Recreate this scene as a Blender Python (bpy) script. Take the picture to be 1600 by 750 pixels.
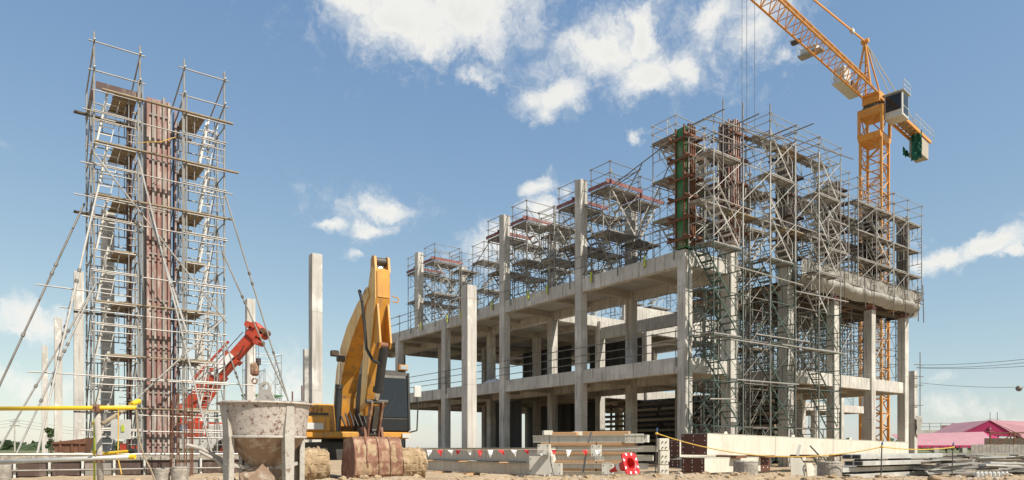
import bpy, math, random
from mathutils import Vector, Matrix, noise
random.seed(7)
R = math.radians
sc = bpy.context.scene
for o in list(bpy.data.objects): bpy.data.objects.remove(o)

# ------------------------------------------------------------------ camera
F, CX, HY, CAMZ = 1080.0, 800.0, 700.0, 0.8
cam = bpy.data.cameras.new('camera'); camo = bpy.data.objects.new('camera', cam)
sc.collection.objects.link(camo); sc.camera = camo
camo.location = (0, 0, CAMZ); camo.rotation_euler = (R(90), 0, 0)
cam.sensor_width = 36; cam.lens = 36*F/1600; cam.shift_y = 325/1600
cam.clip_start = 0.1; cam.clip_end = 9000
sc.render.resolution_x, sc.render.resolution_y = 1024, 480

# ------------------------------------------------------------------ sky and sun
SUN = Vector((0.79, -0.61, 0)).normalized(); ELEV = R(48)
SUN = Vector((SUN.x*math.cos(ELEV), SUN.y*math.cos(ELEV), math.sin(ELEV)))
w = bpy.data.worlds.new('World'); sc.world = w; w.use_nodes = True
nt = w.node_tree; nt.nodes.clear(); N = nt.nodes.new; LK = nt.links.new
w.cycles.sampling_method = 'MANUAL'; w.cycles.sample_map_resolution = 256
wout = N('ShaderNodeOutputWorld'); bg = N('ShaderNodeBackground'); bg.inputs[1].default_value = 0.127
LK(bg.outputs[0], wout.inputs[0])
sky = N('ShaderNodeTexSky'); sky.sky_type = 'NISHITA'; sky.sun_disc = False
sky.sun_elevation = ELEV; sky.sun_rotation = math.atan2(SUN.x, SUN.y)
sky.air_density = 1.0; sky.dust_density = .35; sky.ozone_density = 1.0; sky.altitude = 0
def pixdir(px, py): return Vector(((px-CX)/F, 1, (HY-py)/F)).normalized()
tc = N('ShaderNodeTexCoord')
nz = N('ShaderNodeTexNoise'); nz.inputs['Scale'].default_value = 9; nz.inputs['Detail'].default_value = 9; nz.inputs['Roughness'].default_value = 0.62
LK(tc.outputs['Generated'], nz.inputs['Vector'])
sub = N('ShaderNodeVectorMath'); sub.operation = 'SUBTRACT'; sub.inputs[1].default_value = (.5, .5, .5)
LK(nz.outputs['Color'], sub.inputs[0])
mul = N('ShaderNodeVectorMath'); mul.operation = 'SCALE'; mul.inputs['Scale'].default_value = 0.105
LK(sub.outputs[0], mul.inputs[0])
wv = N('ShaderNodeVectorMath'); wv.operation = 'ADD'
LK(tc.outputs['Generated'], wv.inputs[0]); LK(mul.outputs[0], wv.inputs[1])
# clouds: (px, py, half width, half height) of each puff, turned into sky directions
CL = [(690,35,250,85,.42),(960,85,190,90,.42),(1150,45,150,80,.4),(560,330,120,45,.35),(620,10,150,75,1),(735,22,125,66,1),(560,15,70,50,.9),(680,60,90,40,.8),(935,70,92,58,1),(1000,40,45,55,1),(1010,105,90,50,1),(1080,100,55,42,.9),
      (1000,25,30,40,.8),(865,155,68,40,1),(845,180,32,28,.9),(752,118,42,22,.8),(1130,20,70,40,.8),(1190,50,55,40,.8),(1180,10,80,40,.7),(1250,70,30,25,.6),
      (592,317,50,22,1),(515,347,40,17,.85),(575,350,48,17,.9),(620,325,25,12,.7),(545,398,26,12,.6),(838,283,38,20,.95),(850,325,55,28,1),(800,380,120,55,.85),(860,345,40,30,1),(885,290,30,20,.6),
      (1455,408,55,20,.95),(1525,392,60,22,1),(1570,402,40,12,.8),(1440,375,30,12,.4),(1000,222,18,10,.6),
      (45,485,70,26,.9),(20,500,50,20,.7),(200,470,60,20,.5),(300,560,80,60,.7),(430,600,70,60,.6),(60,590,90,30,.6),(680,640,90,40,.4),
      (1480,590,40,14,.45),(1500,640,90,20,.5),(1560,660,80,20,.5),
      (-300,200,180,70,1),(-700,420,260,80,1),(2000,260,240,80,1),(2500,80,300,100,1),(300,-500,300,120,1),(1500,-450,300,140,1)]
def behind(ax, el): a, e = R(ax), R(el); return Vector((math.sin(a)*math.cos(e), math.cos(a)*math.cos(e), math.sin(e)))
dirs = [(pixdir(a, b), c/F*.9, d/F*.92, s) for a, b, c, d, s in CL]
for ax, el, rx, rz, s in [(110,25,.25,.08,1),(140,48,.3,.12,1),(170,20,.3,.08,1),(200,40,.28,.12,1),(235,18,.3,.07,1),(255,50,.25,.1,1),(75,60,.2,.1,.8),(300,60,.25,.1,.8)]:
    dirs.append((behind(ax, el), rx, rz, s))
prev = None
for c, rx, rz, s in dirs:
    k = 1.0/(1+0.6*c.z)
    m = N('ShaderNodeMapping'); sx = (1/rx, 1/rx, 1/rz)
    m.inputs['Scale'].default_value = sx
    m.inputs['Location'].default_value = (-c.x*sx[0], -c.y*sx[1], -c.z*sx[2])
    LK(wv.outputs[0], m.inputs['Vector'])
    l = N('ShaderNodeVectorMath'); l.operation = 'LENGTH'; LK(m.outputs[0], l.inputs[0])
    a = N('ShaderNodeMath'); a.operation = 'MULTIPLY_ADD'; a.inputs[1].default_value = -1; a.inputs[2].default_value = 1.0 + 0.25*(s-1)
    LK(l.outputs['Value'], a.inputs[0])
    b = N('ShaderNodeMath'); b.operation = 'MULTIPLY'; b.inputs[1].default_value = s; LK(a.outputs[0], b.inputs[0])
    if prev is None: prev = b
    else:
        mx = N('ShaderNodeMath'); mx.operation = 'SMOOTH_MAX'; mx.inputs[2].default_value = 0.08
        LK(prev.outputs[0], mx.inputs[0]); LK(b.outputs[0], mx.inputs[1]); prev = mx
n2 = N('ShaderNodeTexNoise'); n2.inputs['Scale'].default_value = 26; n2.inputs['Detail'].default_value = 10; n2.inputs['Roughness'].default_value = .7
LK(wv.outputs[0], n2.inputs['Vector'])
ad = N('ShaderNodeMath'); ad.operation = 'MULTIPLY_ADD'; ad.inputs[1].default_value = 1.4
LK(n2.outputs['Fac'], ad.inputs[0]); LK(prev.outputs[0], ad.inputs[2])
cm = N('ShaderNodeMapRange'); cm.interpolation_type = 'SMOOTHSTEP'
cm.inputs['From Min'].default_value = 0.64; cm.inputs['From Max'].default_value = 1.48; cm.inputs['To Max'].default_value = 0.96
LK(ad.outputs[0], cm.inputs['Value'])
n3 = N('ShaderNodeTexNoise'); n3.inputs['Scale'].default_value = 7; n3.inputs['Detail'].default_value = 5
LK(wv.outputs[0], n3.inputs['Vector'])
cr = N('ShaderNodeMapRange'); cr.inputs['From Min'].default_value = 1.12; cr.inputs['From Max'].default_value = 1.75
LK(ad.outputs[0], cr.inputs['Value'])
cr2 = N('ShaderNodeMath'); cr2.operation = 'MULTIPLY'; LK(cr.outputs[0], cr2.inputs[0]); LK(n3.outputs['Fac'], cr2.inputs[1])
cc = N('ShaderNodeMix'); cc.data_type = 'RGBA'; cc.inputs[6].default_value = (5.75, 5.65, 5.3, 1); cc.inputs[7].default_value = (4.1, 4.15, 4.1, 1)
LK(cr2.outputs[0], cc.inputs[0])
hs = N('ShaderNodeHueSaturation'); hs.inputs['Saturation'].default_value = 0.78; hs.inputs['Value'].default_value = 1.0
LK(sky.outputs[0], hs.inputs['Color'])
sr = N('ShaderNodeSeparateColor'); LK(hs.outputs[0], sr.inputs[0]); cb_ = N('ShaderNodeCombineColor')
for i, (a_, p_) in enumerate(((.755, .92), (1.137, .72), (1.98, .42))):   # hazy tropical sky: softer blue, paler horizon
    pw = N('ShaderNodeMath'); pw.operation = 'POWER'; pw.inputs[1].default_value = p_; LK(sr.outputs[i], pw.inputs[0])
    ml = N('ShaderNodeMath'); ml.operation = 'MULTIPLY'; ml.inputs[1].default_value = a_; LK(pw.outputs[0], ml.inputs[0]); LK(ml.outputs[0], cb_.inputs[i])
cx = N('ShaderNodeMix'); cx.data_type = 'RGBA'
LK(cm.outputs[0], cx.inputs[0]); LK(cb_.outputs[0], cx.inputs[6]); LK(cc.outputs[2], cx.inputs[7])
LK(cx.outputs[2], bg.inputs[0])
sl = bpy.data.lights.new('sun', 'SUN'); sl.energy = 5.0; sl.angle = R(0.53); sl.color = (1, .94, .84)
so = bpy.data.objects.new('sun', sl); sc.collection.objects.link(so)
so.rotation_euler = (-SUN).to_track_quat('-Z', 'Y').to_euler()
vs = sc.view_settings; vs.view_transform = 'Standard'; vs.look = 'None'; vs.exposure = 0.42; vs.gamma = 1; vs.use_curve_mapping = False
try: sc.cycles.max_bounces = 6; sc.cycles.diffuse_bounces = 4
except Exception: pass

# ------------------------------------------------------------------ helpers
COL = sc.collection
D2 = Vector((.8036, .5952, 0)); D1 = Vector((-.5952, .8036, 0)); TH = math.atan2(.5952, .8036)
CORN = Vector((6.75, 27.0, 0))
def P(px, py, Y): return Vector(((px-CX)/F*Y, Y, CAMZ+(HY-py)/F*Y))
def G(t, u, z=0, o=CORN): return o + D2*t + D1*u + Vector((0, 0, z))
def px2(px, Y): return (px-CX)/F*Y
def zz(py, Y): return CAMZ+(HY-py)/F*Y
class MB:
    def __init__(s): s.v = []; s.f = []; s.sm = False
    def box(s, c, d, M=None):
        c = Vector(c); x, y, z = d[0]/2, d[1]/2, d[2]/2; n = len(s.v)
        for p in ((-x,-y,-z),(x,-y,-z),(x,y,-z),(-x,y,-z),(-x,-y,z),(x,-y,z),(x,y,z),(-x,y,z)):
            p = Vector(p); s.v.append((M @ p if M else p)+c)
        s.f += [[n+i for i in q] for q in ((3,2,1,0),(4,5,6,7),(0,1,5,4),(1,2,6,5),(2,3,7,6),(3,0,4,7))]; return s
    def bb(s, a, b):   # box by two corners
        return s.box([(a[i]+b[i])/2 for i in range(3)], [abs(b[i]-a[i]) for i in range(3)])
    def tube(s, p, q, r, n=6, r2=None):
        p, q = Vector(p), Vector(q); d = q-p
        if d.length < 1e-6: return s
        d.normalize(); a = d.orthogonal().normalized(); b = d.cross(a); k = len(s.v); r2 = r if r2 is None else r2
        for c, rr in ((p, r), (q, r2)):
            for i in range(n):
                t = 2*math.pi*i/n; s.v.append(c+a*(rr*math.cos(t))+b*(rr*math.sin(t)))
        for i in range(n): j = (i+1) % n; s.f.append([k+i, k+j, k+n+j, k+n+i])
        s.f += [[k+i for i in range(n)][::-1], [k+n+i for i in range(n)]]; return s
    def path(s, pts, r, n=6):
        for a, b in zip(pts, pts[1:]): s.tube(a, b, r, n)
        return s
    def bar(s, p, q, wd, ht, up=(0, 0, 1)):   # rectangular bar from p to q
        p, q = Vector(p), Vector(q); d = (q-p); L = d.length; d.normalize(); up = Vector(up)
        a = d.cross(up)
        if a.length < 1e-4: a = d.orthogonal()
        a.normalize(); b = a.cross(d); M = Matrix((d, a, b)).transposed()
        return s.box((p+q)/2, (L, wd, ht), M)
    def prism(s, prof, fn, c0, c1):
        n = len(prof); k = len(s.v)
        for c in (c0, c1):
            for a, b in prof: s.v.append(Vector(fn(a, b, c)))
        for i in range(n): j = (i+1) % n; s.f.append([k+i, k+j, k+n+j, k+n+i])
        s.f += [[k+i for i in range(n)][::-1], [k+n+i for i in range(n)]]; return s
    def lathe(s, prof, n=20, c=(0, 0, 0), ph=0):
        k = len(s.v); c = Vector(c)
        for r, z in prof:
            for i in range(n): t = 2*math.pi*i/n+ph; s.v.append(c+Vector((r*math.cos(t), r*math.sin(t), z)))
        for m in range(len(prof)-1):
            for i in range(n): j = (i+1) % n; s.f.append([k+m*n+i, k+m*n+j, k+(m+1)*n+j, k+(m+1)*n+i])
        return s
    def poly(s, pts):
        k = len(s.v); s.v += [Vector(p) for p in pts]; s.f.append(list(range(k, k+len(pts)))); return s
    def plate(s, pts, th):
        pts = [Vector(p) for p in pts]; nrm = (pts[1]-pts[0]).cross(pts[2]-pts[0]).normalized()*th; k = len(s.v); n = len(pts)
        s.v += pts + [p+nrm for p in pts]
        s.f += [[k+i for i in range(n)][::-1], [k+n+i for i in range(n)]]
        for i in range(n): j = (i+1) % n; s.f.append([k+i, k+j, k+n+j, k+n+i])
        return s
    def grid(s, rows):
        k = len(s.v); nc = len(rows[0])
        for r in rows: s.v += [Vector(p) for p in r]
        for i in range(len(rows)-1):
            for j in range(nc-1): s.f.append([k+i*nc+j, k+i*nc+j+1, k+(i+1)*nc+j+1, k+(i+1)*nc+j])
        return s
    def mesh(s, name, mat, smooth=False, bevel=0):
        me = bpy.data.meshes.new(name); me.from_pydata([tuple(v) for v in s.v], [], s.f)
        me.materials.append(mat); me.validate()
        import bmesh
        bm = bmesh.new(); bm.from_mesh(me); bmesh.ops.recalc_face_normals(bm, faces=bm.faces)
        if bevel: bmesh.ops.bevel(bm, geom=bm.edges[:], offset=bevel, segments=1, affect='EDGES', clamp_overlap=True)
        bm.to_mesh(me); bm.free()
        if smooth:
            for p in me.polygons: p.use_smooth = True
        return me
    def build(s, name, mat, parent=None, smooth=False, bevel=0, **k):
        return ob(name, s.mesh(name, mat, smooth, bevel), parent, **k)
def ob(name, me, parent=None, loc=(0, 0, 0), rz=0, rot=None):
    o = bpy.data.objects.new(name, me); COL.objects.link(o); o.location = loc
    o.rotation_euler = rot if rot else (0, 0, rz)
    if parent: o.parent = parent
    return o
def tag(o, label, cat, group=None, kind=None):
    if label: o['label'] = label
    if cat: o['category'] = cat
    if group: o['group'] = group
    if kind: o['kind'] = kind
    return o
def thing(name, label, cat, loc=(0, 0, 0), rz=0, group=None): return tag(ob(name, None, None, loc, rz), label, cat, group)
def struct(o): o['kind'] = 'structure'; return o

# ------------------------------------------------------------------ materials
def mat(name, c1, c2=None, scale=6, rough=.7, metal=0, detail=6, bump=0, c3=None, s3=2.0, t3=(.52, .66), streak=None, pour=0, stretch=(1, 1, 1), obj=True, bscale=None, spec=None):
    m = bpy.data.materials.new(name); m.use_nodes = True; t = m.node_tree; n = t.nodes; b = n['Principled BSDF']; L = t.links.new
    b.inputs['Roughness'].default_value = rough; b.inputs['Metallic'].default_value = metal
    if spec is not None: b.inputs['Specular IOR Level'].default_value = spec
    tc = n.new('ShaderNodeTexCoord'); mp = n.new('ShaderNodeMapping'); mp.inputs['Scale'].default_value = stretch
    oi = n.new('ShaderNodeObjectInfo'); vm = n.new('ShaderNodeVectorMath'); vm.operation = 'MULTIPLY_ADD'; vm.inputs[1].default_value = (37, 17, 29)
    L(oi.outputs['Random'], vm.inputs[0]); L(tc.outputs['Object'], vm.inputs[2]); L(vm.outputs[0], mp.inputs['Vector'])
    col = None
    if c2 is None: c2 = tuple(x*.78 for x in c1)
    ns = n.new('ShaderNodeTexNoise'); ns.inputs['Scale'].default_value = scale; ns.inputs['Detail'].default_value = detail; ns.inputs['Roughness'].default_value = .65
    L(mp.outputs[0], ns.inputs['Vector'])
    mr = n.new('ShaderNodeMapRange'); mr.inputs['From Min'].default_value = .3; mr.inputs['From Max'].default_value = .7; L(ns.outputs['Fac'], mr.inputs['Value'])
    mx = n.new('ShaderNodeMix'); mx.data_type = 'RGBA'; mx.inputs[6].default_value = (*c1, 1); mx.inputs[7].default_value = (*c2, 1); L(mr.outputs[0], mx.inputs[0]); col = mx.outputs[2]
    if c3:
        n3 = n.new('ShaderNodeTexNoise'); n3.inputs['Scale'].default_value = s3; n3.inputs['Detail'].default_value = 8; n3.inputs['Roughness'].default_value = .7; L(mp.outputs[0], n3.inputs['Vector'])
        m3 = n.new('ShaderNodeMapRange'); m3.inputs['From Min'].default_value = t3[0]; m3.inputs['From Max'].default_value = t3[1]; L(n3.outputs['Fac'], m3.inputs['Value'])
        x3 = n.new('ShaderNodeMix'); x3.data_type = 'RGBA'; x3.inputs[7].default_value = (*c3, 1); L(col, x3.inputs[6]); L(m3.outputs[0], x3.inputs[0]); col = x3.outputs[2]
    if streak:
        m4 = n.new('ShaderNodeMapping'); m4.inputs['Scale'].default_value = (5, 5, .35); L(vm.outputs[0], m4.inputs['Vector'])
        n4 = n.new('ShaderNodeTexNoise'); n4.inputs['Scale'].default_value = 1.6; n4.inputs['Detail'].default_value = 7; L(m4.outputs[0], n4.inputs['Vector'])
        r4 = n.new('ShaderNodeMapRange'); r4.inputs['From Min'].default_value = .5; r4.inputs['From Max'].default_value = .7; r4.inputs['To Max'].default_value = .85; L(n4.outputs['Fac'], r4.inputs['Value'])
        x4 = n.new('ShaderNodeMix'); x4.data_type = 'RGBA'; x4.inputs[7].default_value = (*streak, 1); L(col, x4.inputs[6]); L(r4.outputs[0], x4.inputs[0]); col = x4.outputs[2]
    if pour:
        sp = n.new('ShaderNodeSeparateXYZ'); L(tc.outputs['Object'], sp.inputs[0]); ad_ = n.new('ShaderNodeMath'); ad_.operation = 'ADD'; L(sp.outputs[2], ad_.inputs[0])
        wob = n.new('ShaderNodeMath'); wob.operation = 'MULTIPLY'; wob.inputs[1].default_value = .05; L(ns.outputs['Fac'], wob.inputs[0]); L(wob.outputs[0], ad_.inputs[1])
        fr_ = n.new('ShaderNodeMath'); fr_.operation = 'PINGPONG'; fr_.inputs[1].default_value = pour/2; L(ad_.outputs[0], fr_.inputs[0])
        lt_ = n.new('ShaderNodeMapRange'); lt_.inputs['From Min'].default_value = .012; lt_.inputs['From Max'].default_value = .03; lt_.inputs['To Min'].default_value = .3; lt_.inputs['To Max'].default_value = 0; L(fr_.outputs[0], lt_.inputs['Value'])
        x5 = n.new('ShaderNodeMix'); x5.data_type = 'RGBA'; x5.inputs[7].default_value = (.2, .18, .15, 1); L(col, x5.inputs[6]); L(lt_.outputs[0], x5.inputs[0]); col = x5.outputs[2]
    L(col, b.inputs['Base Color'])
    if bump:
        bn = n.new('ShaderNodeTexNoise'); bn.inputs['Scale'].default_value = bscale or scale*3; bn.inputs['Detail'].default_value = 8; L(mp.outputs[0], bn.inputs['Vector'])
        bp = n.new('ShaderNodeBump'); bp.inputs['Strength'].default_value = bump; bp.inputs['Distance'].default_value = .03; L(bn.outputs['Fac'], bp.inputs['Height']); L(bp.outputs[0], b.inputs['Normal'])
    return m
M = {}
M['conc'] = mat('concrete', (.50, .47, .42), (.40, .375, .33), 1.3, .9, bump=.3, c3=(.58, .55, .49), s3=.7, t3=(.5, .62), bscale=14, streak=(.24, .215, .18), pour=2.4)
M['conc2'] = mat('precast_concrete', (.50, .475, .43), (.40, .375, .34), 1.6, .9, bump=.25, streak=(.3, .27, .23), pour=3.1, c3=(.62, .59, .54), s3=1.1, t3=(.54, .6), bscale=12, stretch=(1, 1, .6))
M['slab'] = mat('slab_concrete', (.45, .42, .365), (.33, .305, .265), .9, .92, bump=.2, c3=(.46, .42, .36), s3=.5, bscale=9)
M['soffit'] = mat('beam_concrete', (.44, .395, .32), (.32, .285, .23), .9, .92, bump=.2, bscale=9)
M['pile'] = mat('rough_pile_concrete', (.34, .3, .25), (.2, .18, .15), 5, .95, bump=.8, c3=(.45, .41, .34), s3=7)
M['steel'] = mat('galvanised_tube', (.44, .42, .38), (.28, .26, .235), 3, .5, .45, c3=(.23, .19, .15), s3=5, t3=(.62, .72))
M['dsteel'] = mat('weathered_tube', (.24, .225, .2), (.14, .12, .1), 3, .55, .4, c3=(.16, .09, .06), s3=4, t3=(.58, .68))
M['tube'] = mat('dull_scaffold_tube', (.36, .34, .305), (.24, .22, .195), 2, .55, .35, c3=(.2, .13, .09), s3=3, t3=(.6, .7))
M['alu'] = mat('aluminium_ladder', (.55, .52, .47), (.42, .4, .36), 4, .5, .3)
M['green'] = mat('green_painted_tube', (.065, .10, .075), (.05, .075, .06), 4, .5, .1, c3=(.13, .13, .1), s3=4, t3=(.55, .65))
M['plank'] = mat('weathered_plank', (.34, .27, .18), (.2, .16, .11), 3, .9, stretch=(1, 6, 6), bump=.2)
M['mplank'] = mat('metal_walkway', (.36, .34, .3), (.22, .2, .18), 3, .6, .3)
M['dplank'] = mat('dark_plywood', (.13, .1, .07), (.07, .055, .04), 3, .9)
M['wood'] = mat('raw_timber', (.55, .33, .17), (.40, .22, .1), 3, .8, stretch=(1, 8, 8), bump=.2)
M['redwood'] = mat('red_toe_board', (.24, .085, .075), (.16, .065, .06), 5, .8, c3=(.3, .22, .2), s3=4)
M['rust'] = mat('rusty_steel', (.19, .085, .045), (.11, .05, .03), 6, .85, .1, bump=.4)
M['form'] = mat('red_form_steel', (.29, .15, .125), (.21, .11, .09), 2.5, .7, .1, c3=(.44, .38, .33), s3=2.6, t3=(.47, .62), stretch=(1, 1, .35), bump=.2)
M['formd'] = mat('grey_form_steel', (.30, .28, .25), (.2, .18, .16), 2.5, .7, .2, c3=(.24, .13, .1), s3=3, stretch=(1, 1, .3))
M['formb'] = mat('blue_form_steel', (.11, .15, .24), (.09, .11, .16), 3, .7, .2, c3=(.3, .26, .24), s3=3)
M['formk'] = mat('brown_form_steel', (.10, .06, .045), (.06, .04, .035), 3, .7, .3, c3=(.2, .15, .12), s3=3, stretch=(1, 1, .4))
M['formg'] = mat('green_form_panel', (.045, .20, .06), (.03, .12, .045), 3, .7, c3=(.2, .2, .12), s3=3, stretch=(1, 1, .4))
M['orange'] = mat('crane_orange', (.64, .29, .055), (.50, .22, .045), 2, .5, c3=(.36, .19, .08), s3=3, t3=(.62, .74))
M['redor'] = mat('red_orange_paint', (.50, .055, .018), (.36, .04, .018), 3, .5, c3=(.3, .14, .09), s3=4, t3=(.54, .68))
M['yel'] = mat('machine_yellow', (.60, .285, .035), (.48, .215, .03), 1.8, .5, c3=(.30, .17, .08), s3=3.4, t3=(.54, .68), bump=.12, streak=(.3, .17, .07))
M['yelp'] = mat('lit_side_machine_yellow', (.74, .52, .22), (.68, .42, .13), 1.2, .5, c3=(.45, .25, .08), s3=2.6, t3=(.55, .68), streak=(.42, .25, .1))  # paler yellow puts the lit look of the arm's sides into the colour
M['ypipe'] = mat('yellow_pipe', (.72, .50, .02), (.62, .40, .02), 5, .5, c3=(.2, .12, .05), s3=9, t3=(.64, .7))
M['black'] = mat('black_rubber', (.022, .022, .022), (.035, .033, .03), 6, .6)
M['dark'] = mat('dark_machinery', (.05, .045, .04), (.09, .08, .065), 6, .6, .3)
M['chrome'] = mat('chrome_rod', (.75, .73, .7), (.6, .58, .55), 5, .2, .95)
M['mud'] = mat('dried_mud', (.40, .29, .175), (.26, .18, .1), 7, .97, bump=.9, c3=(.46, .35, .22), s3=3)
M['brust'] = mat('worn_bucket_steel', (.25, .115, .07), (.17, .08, .05), 4, .75, .2, bump=.35, c3=(.38, .26, .165), s3=3, t3=(.5, .62))
M['skip'] = mat('cement_spattered_steel', (.47, .42, .37), (.38, .33, .285), 4, .85, bump=.35, c3=(.17, .10, .075), s3=15, t3=(.53, .6))
M['skipr'] = mat('rust_stained_hopper_steel', (.33, .24, .17), (.24, .15, .1), 5, .85, bump=.35, c3=(.42, .36, .29), s3=6, t3=(.52, .62))
M['skipg'] = mat('cement_grey_steel', (.44, .41, .36), (.33, .3, .26), 5, .85, bump=.3, c3=(.2, .14, .1), s3=8, t3=(.6, .66))
M['white'] = mat('cream_primed_steel', (.62, .585, .49), (.54, .51, .42), 1.2, .6, c3=(.40, .34, .25), s3=3.5, t3=(.57, .72), streak=(.5, .45, .36))
M['grey'] = mat('grey_primed_steel', (.58, .56, .49), (.51, .49, .43), 1.0, .6, c3=(.36, .32, .26), s3=4, t3=(.6, .7), streak=(.4, .37, .3))
M['brownp'] = mat('brown_primer', (.12, .045, .025), (.085, .03, .02), 4, .7, c3=(.2, .085, .05), s3=4, t3=(.6, .7))
M['galv'] = mat('galvanised_section', (.55, .54, .5), (.42, .41, .38), 2.5, .5, .35, c3=(.68, .66, .6), s3=2)
M['cone'] = mat('red_cone_plastic', (.62, .02, .025), (.5, .02, .02), 3, .45, c3=(.45, .08, .06), s3=6, t3=(.6, .7))
M['conew'] = mat('white_cone_band', (.8, .72, .7), (.72, .62, .6), 5, .5)
M['pink'] = mat('pink_canvas', (.42, .22, .245), (.36, .18, .205), 1.5, .85, bump=.3, bscale=1.2)
M['pinkd'] = mat('magenta_canvas', (.40, .02, .1), (.32, .018, .08), 1, .85)
M['tarp'] = mat('grey_tarpaulin', (.31, .295, .26), (.24, .225, .195), 2, .75, bump=.5, bscale=3, c3=(.38, .36, .32), s3=1.5)
M['net'] = mat('green_netting', (.015, .13, .085), (.012, .09, .06), 5, .9)
M['rope'] = mat('yellow_rope', (.65, .42, .08), (.5, .3, .06), 20, .9)
M['red'] = mat('red_flag', (.65, .03, .03), (.55, .03, .03), 5, .7)
M['flag'] = mat('white_flag', (.8, .78, .76), (.7, .68, .66), 5, .7)
M['blue'] = mat('blue_paint', (.06, .16, .38), (.05, .12, .3), 5, .6)
M['lime'] = mat('yellow_green_tag', (.45, .5, .05), (.4, .45, .05), 5, .7)
M['bark'] = mat('bark', (.1, .07, .05), (.06, .045, .03), 8, .95, bump=.4)
M['leaf'] = mat('leaves', (.06, .1, .03), (.035, .065, .02), 2.5, .8)
M['leafd'] = mat('far_leaves', (.05, .075, .03), (.03, .05, .02), .3, .9)
M['grass'] = mat('grass_blades', (.16, .17, .06), (.1, .12, .04), 1.5, .9)
M['hotcw'] = mat('counterweight_concrete', (.46, .41, .33), (.36, .32, .25), 2, .9, streak=(.25, .2, .15))
M['gwhite'] = mat('light_grey_paint', (.55, .54, .5), (.45, .44, .41), 3, .6)
M['tyre'] = mat('tyre_rubber', (.03, .028, .026), (.05, .045, .04), 8, .85)
M['stone'] = mat('pale_stone', (.46, .38, .29), (.32, .25, .18), 6, .95, bump=.5)
gm = bpy.data.materials.new('tinted_glass'); gm.use_nodes = True; gb = gm.node_tree.nodes['Principled BSDF']
gb.inputs['Base Color'].default_value = (.02, .024, .028, 1); gb.inputs['Roughness'].default_value = .08; gb.inputs['Specular IOR Level'].default_value = .4; M['glass'] = gm
# ground
g = bpy.data.materials.new('dry_earth'); g.use_nodes = True; t = g.node_tree; n = t.nodes; b = n['Principled BSDF']; L = t.links.new
b.inputs['Roughness'].default_value = .97
tc_ = n.new('ShaderNodeTexCoord')
def nz_(s, d=8, r=.65):
    q = n.new('ShaderNodeTexNoise'); q.inputs['Scale'].default_value = s; q.inputs['Detail'].default_value = d; q.inputs['Roughness'].default_value = r; L(tc_.outputs['Object'], q.inputs['Vector']); return q
def ramp_(src, a, c): q = n.new('ShaderNodeMapRange'); q.inputs['From Min'].default_value = a; q.inputs['From Max'].default_value = c; L(src, q.inputs['Value']); return q.outputs[0]
def mix_(f, a, c):
    q = n.new('ShaderNodeMix'); q.data_type = 'RGBA'; L(f, q.inputs[0])
    for i, x in ((6, a), (7, c)):
        if isinstance(x, tuple): q.inputs[i].default_value = (*x, 1)
        else: L(x, q.inputs[i])
    return q.outputs[2]
c = mix_(ramp_(nz_(1.1).outputs['Fac'], .35, .65), (.43, .32, .2), (.29, .205, .125))
c = mix_(ramp_(nz_(9).outputs['Fac'], .5, .7), c, (.50, .40, .27))
sx_ = n.new('ShaderNodeVectorMath'); sx_.operation = 'LENGTH'; L(tc_.outputs['Object'], sx_.inputs[0])
c = mix_(ramp_(sx_.outputs['Value'], 60, 130), c, mix_(ramp_(nz_(.05).outputs['Fac'], .4, .6), (.1, .11, .045), (.16, .15, .07)))
L(c, b.inputs['Base Color'])
bp = n.new('ShaderNodeBump'); bp.inputs['Strength'].default_value = .9; bp.inputs['Distance'].default_value = .05; L(nz_(14).outputs['Fac'], bp.inputs['Height']); L(bp.outputs[0], b.inputs['Normal'])
M['earth'] = g

# ------------------------------------------------------------------ ground, one sheet to the horizon
def axis(a, b, st, lo, hi):
    r = [a+i*st for i in range(int((b-a)/st)+1)]; s = st; x = r[-1]
    while x < hi: s *= 1.35; x += s; r.append(x)
    s = st; x = r[0]; left = []
    while x > lo: s *= 1.35; x -= s; left.append(x)
    return left[::-1]+r
def sstep(a, b, x): k = min(1, max(0, (x-a)/(b-a))); return k*k*(3-2*k)
def gz(x, y):
    f = 1-sstep(30, 60, math.hypot(x, y-14))
    h = (noise.noise((x*.35, y*.35, 1))*.08+noise.noise((x*1.3, y*1.3, 5))*.045+noise.noise((x*4.2, y*4.2, 9))*.028)*f
    e = math.exp(-((y-15.9)/.9)**2)*sstep(-2.2, -.8, x)*(1-sstep(13, 19, x))
    h += e*(.17+.05*noise.noise((x*.6, 3, 2))+.05*abs(noise.noise((x*2.6, y*2.6, 4))))
    e = math.exp(-((y-13.9)/.55)**2)*sstep(-7.5, -5.8, x)*(1-sstep(-2.2, -1.2, x))
    h += e*(.2+.08*noise.noise((x*1.2, 7, 2))+.07*abs(noise.noise((x*3.1, y*3, 6))))
    return h-.02
xs = axis(-14, 18, .13, -4000, 4000); ys = axis(9, 24, .13, -600, 6000)
gmb = MB(); gmb.grid([[(x, y, gz(x, y)) for x in xs] for y in ys])
struct(gmb.build('ground', M['earth'], smooth=True))
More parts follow.
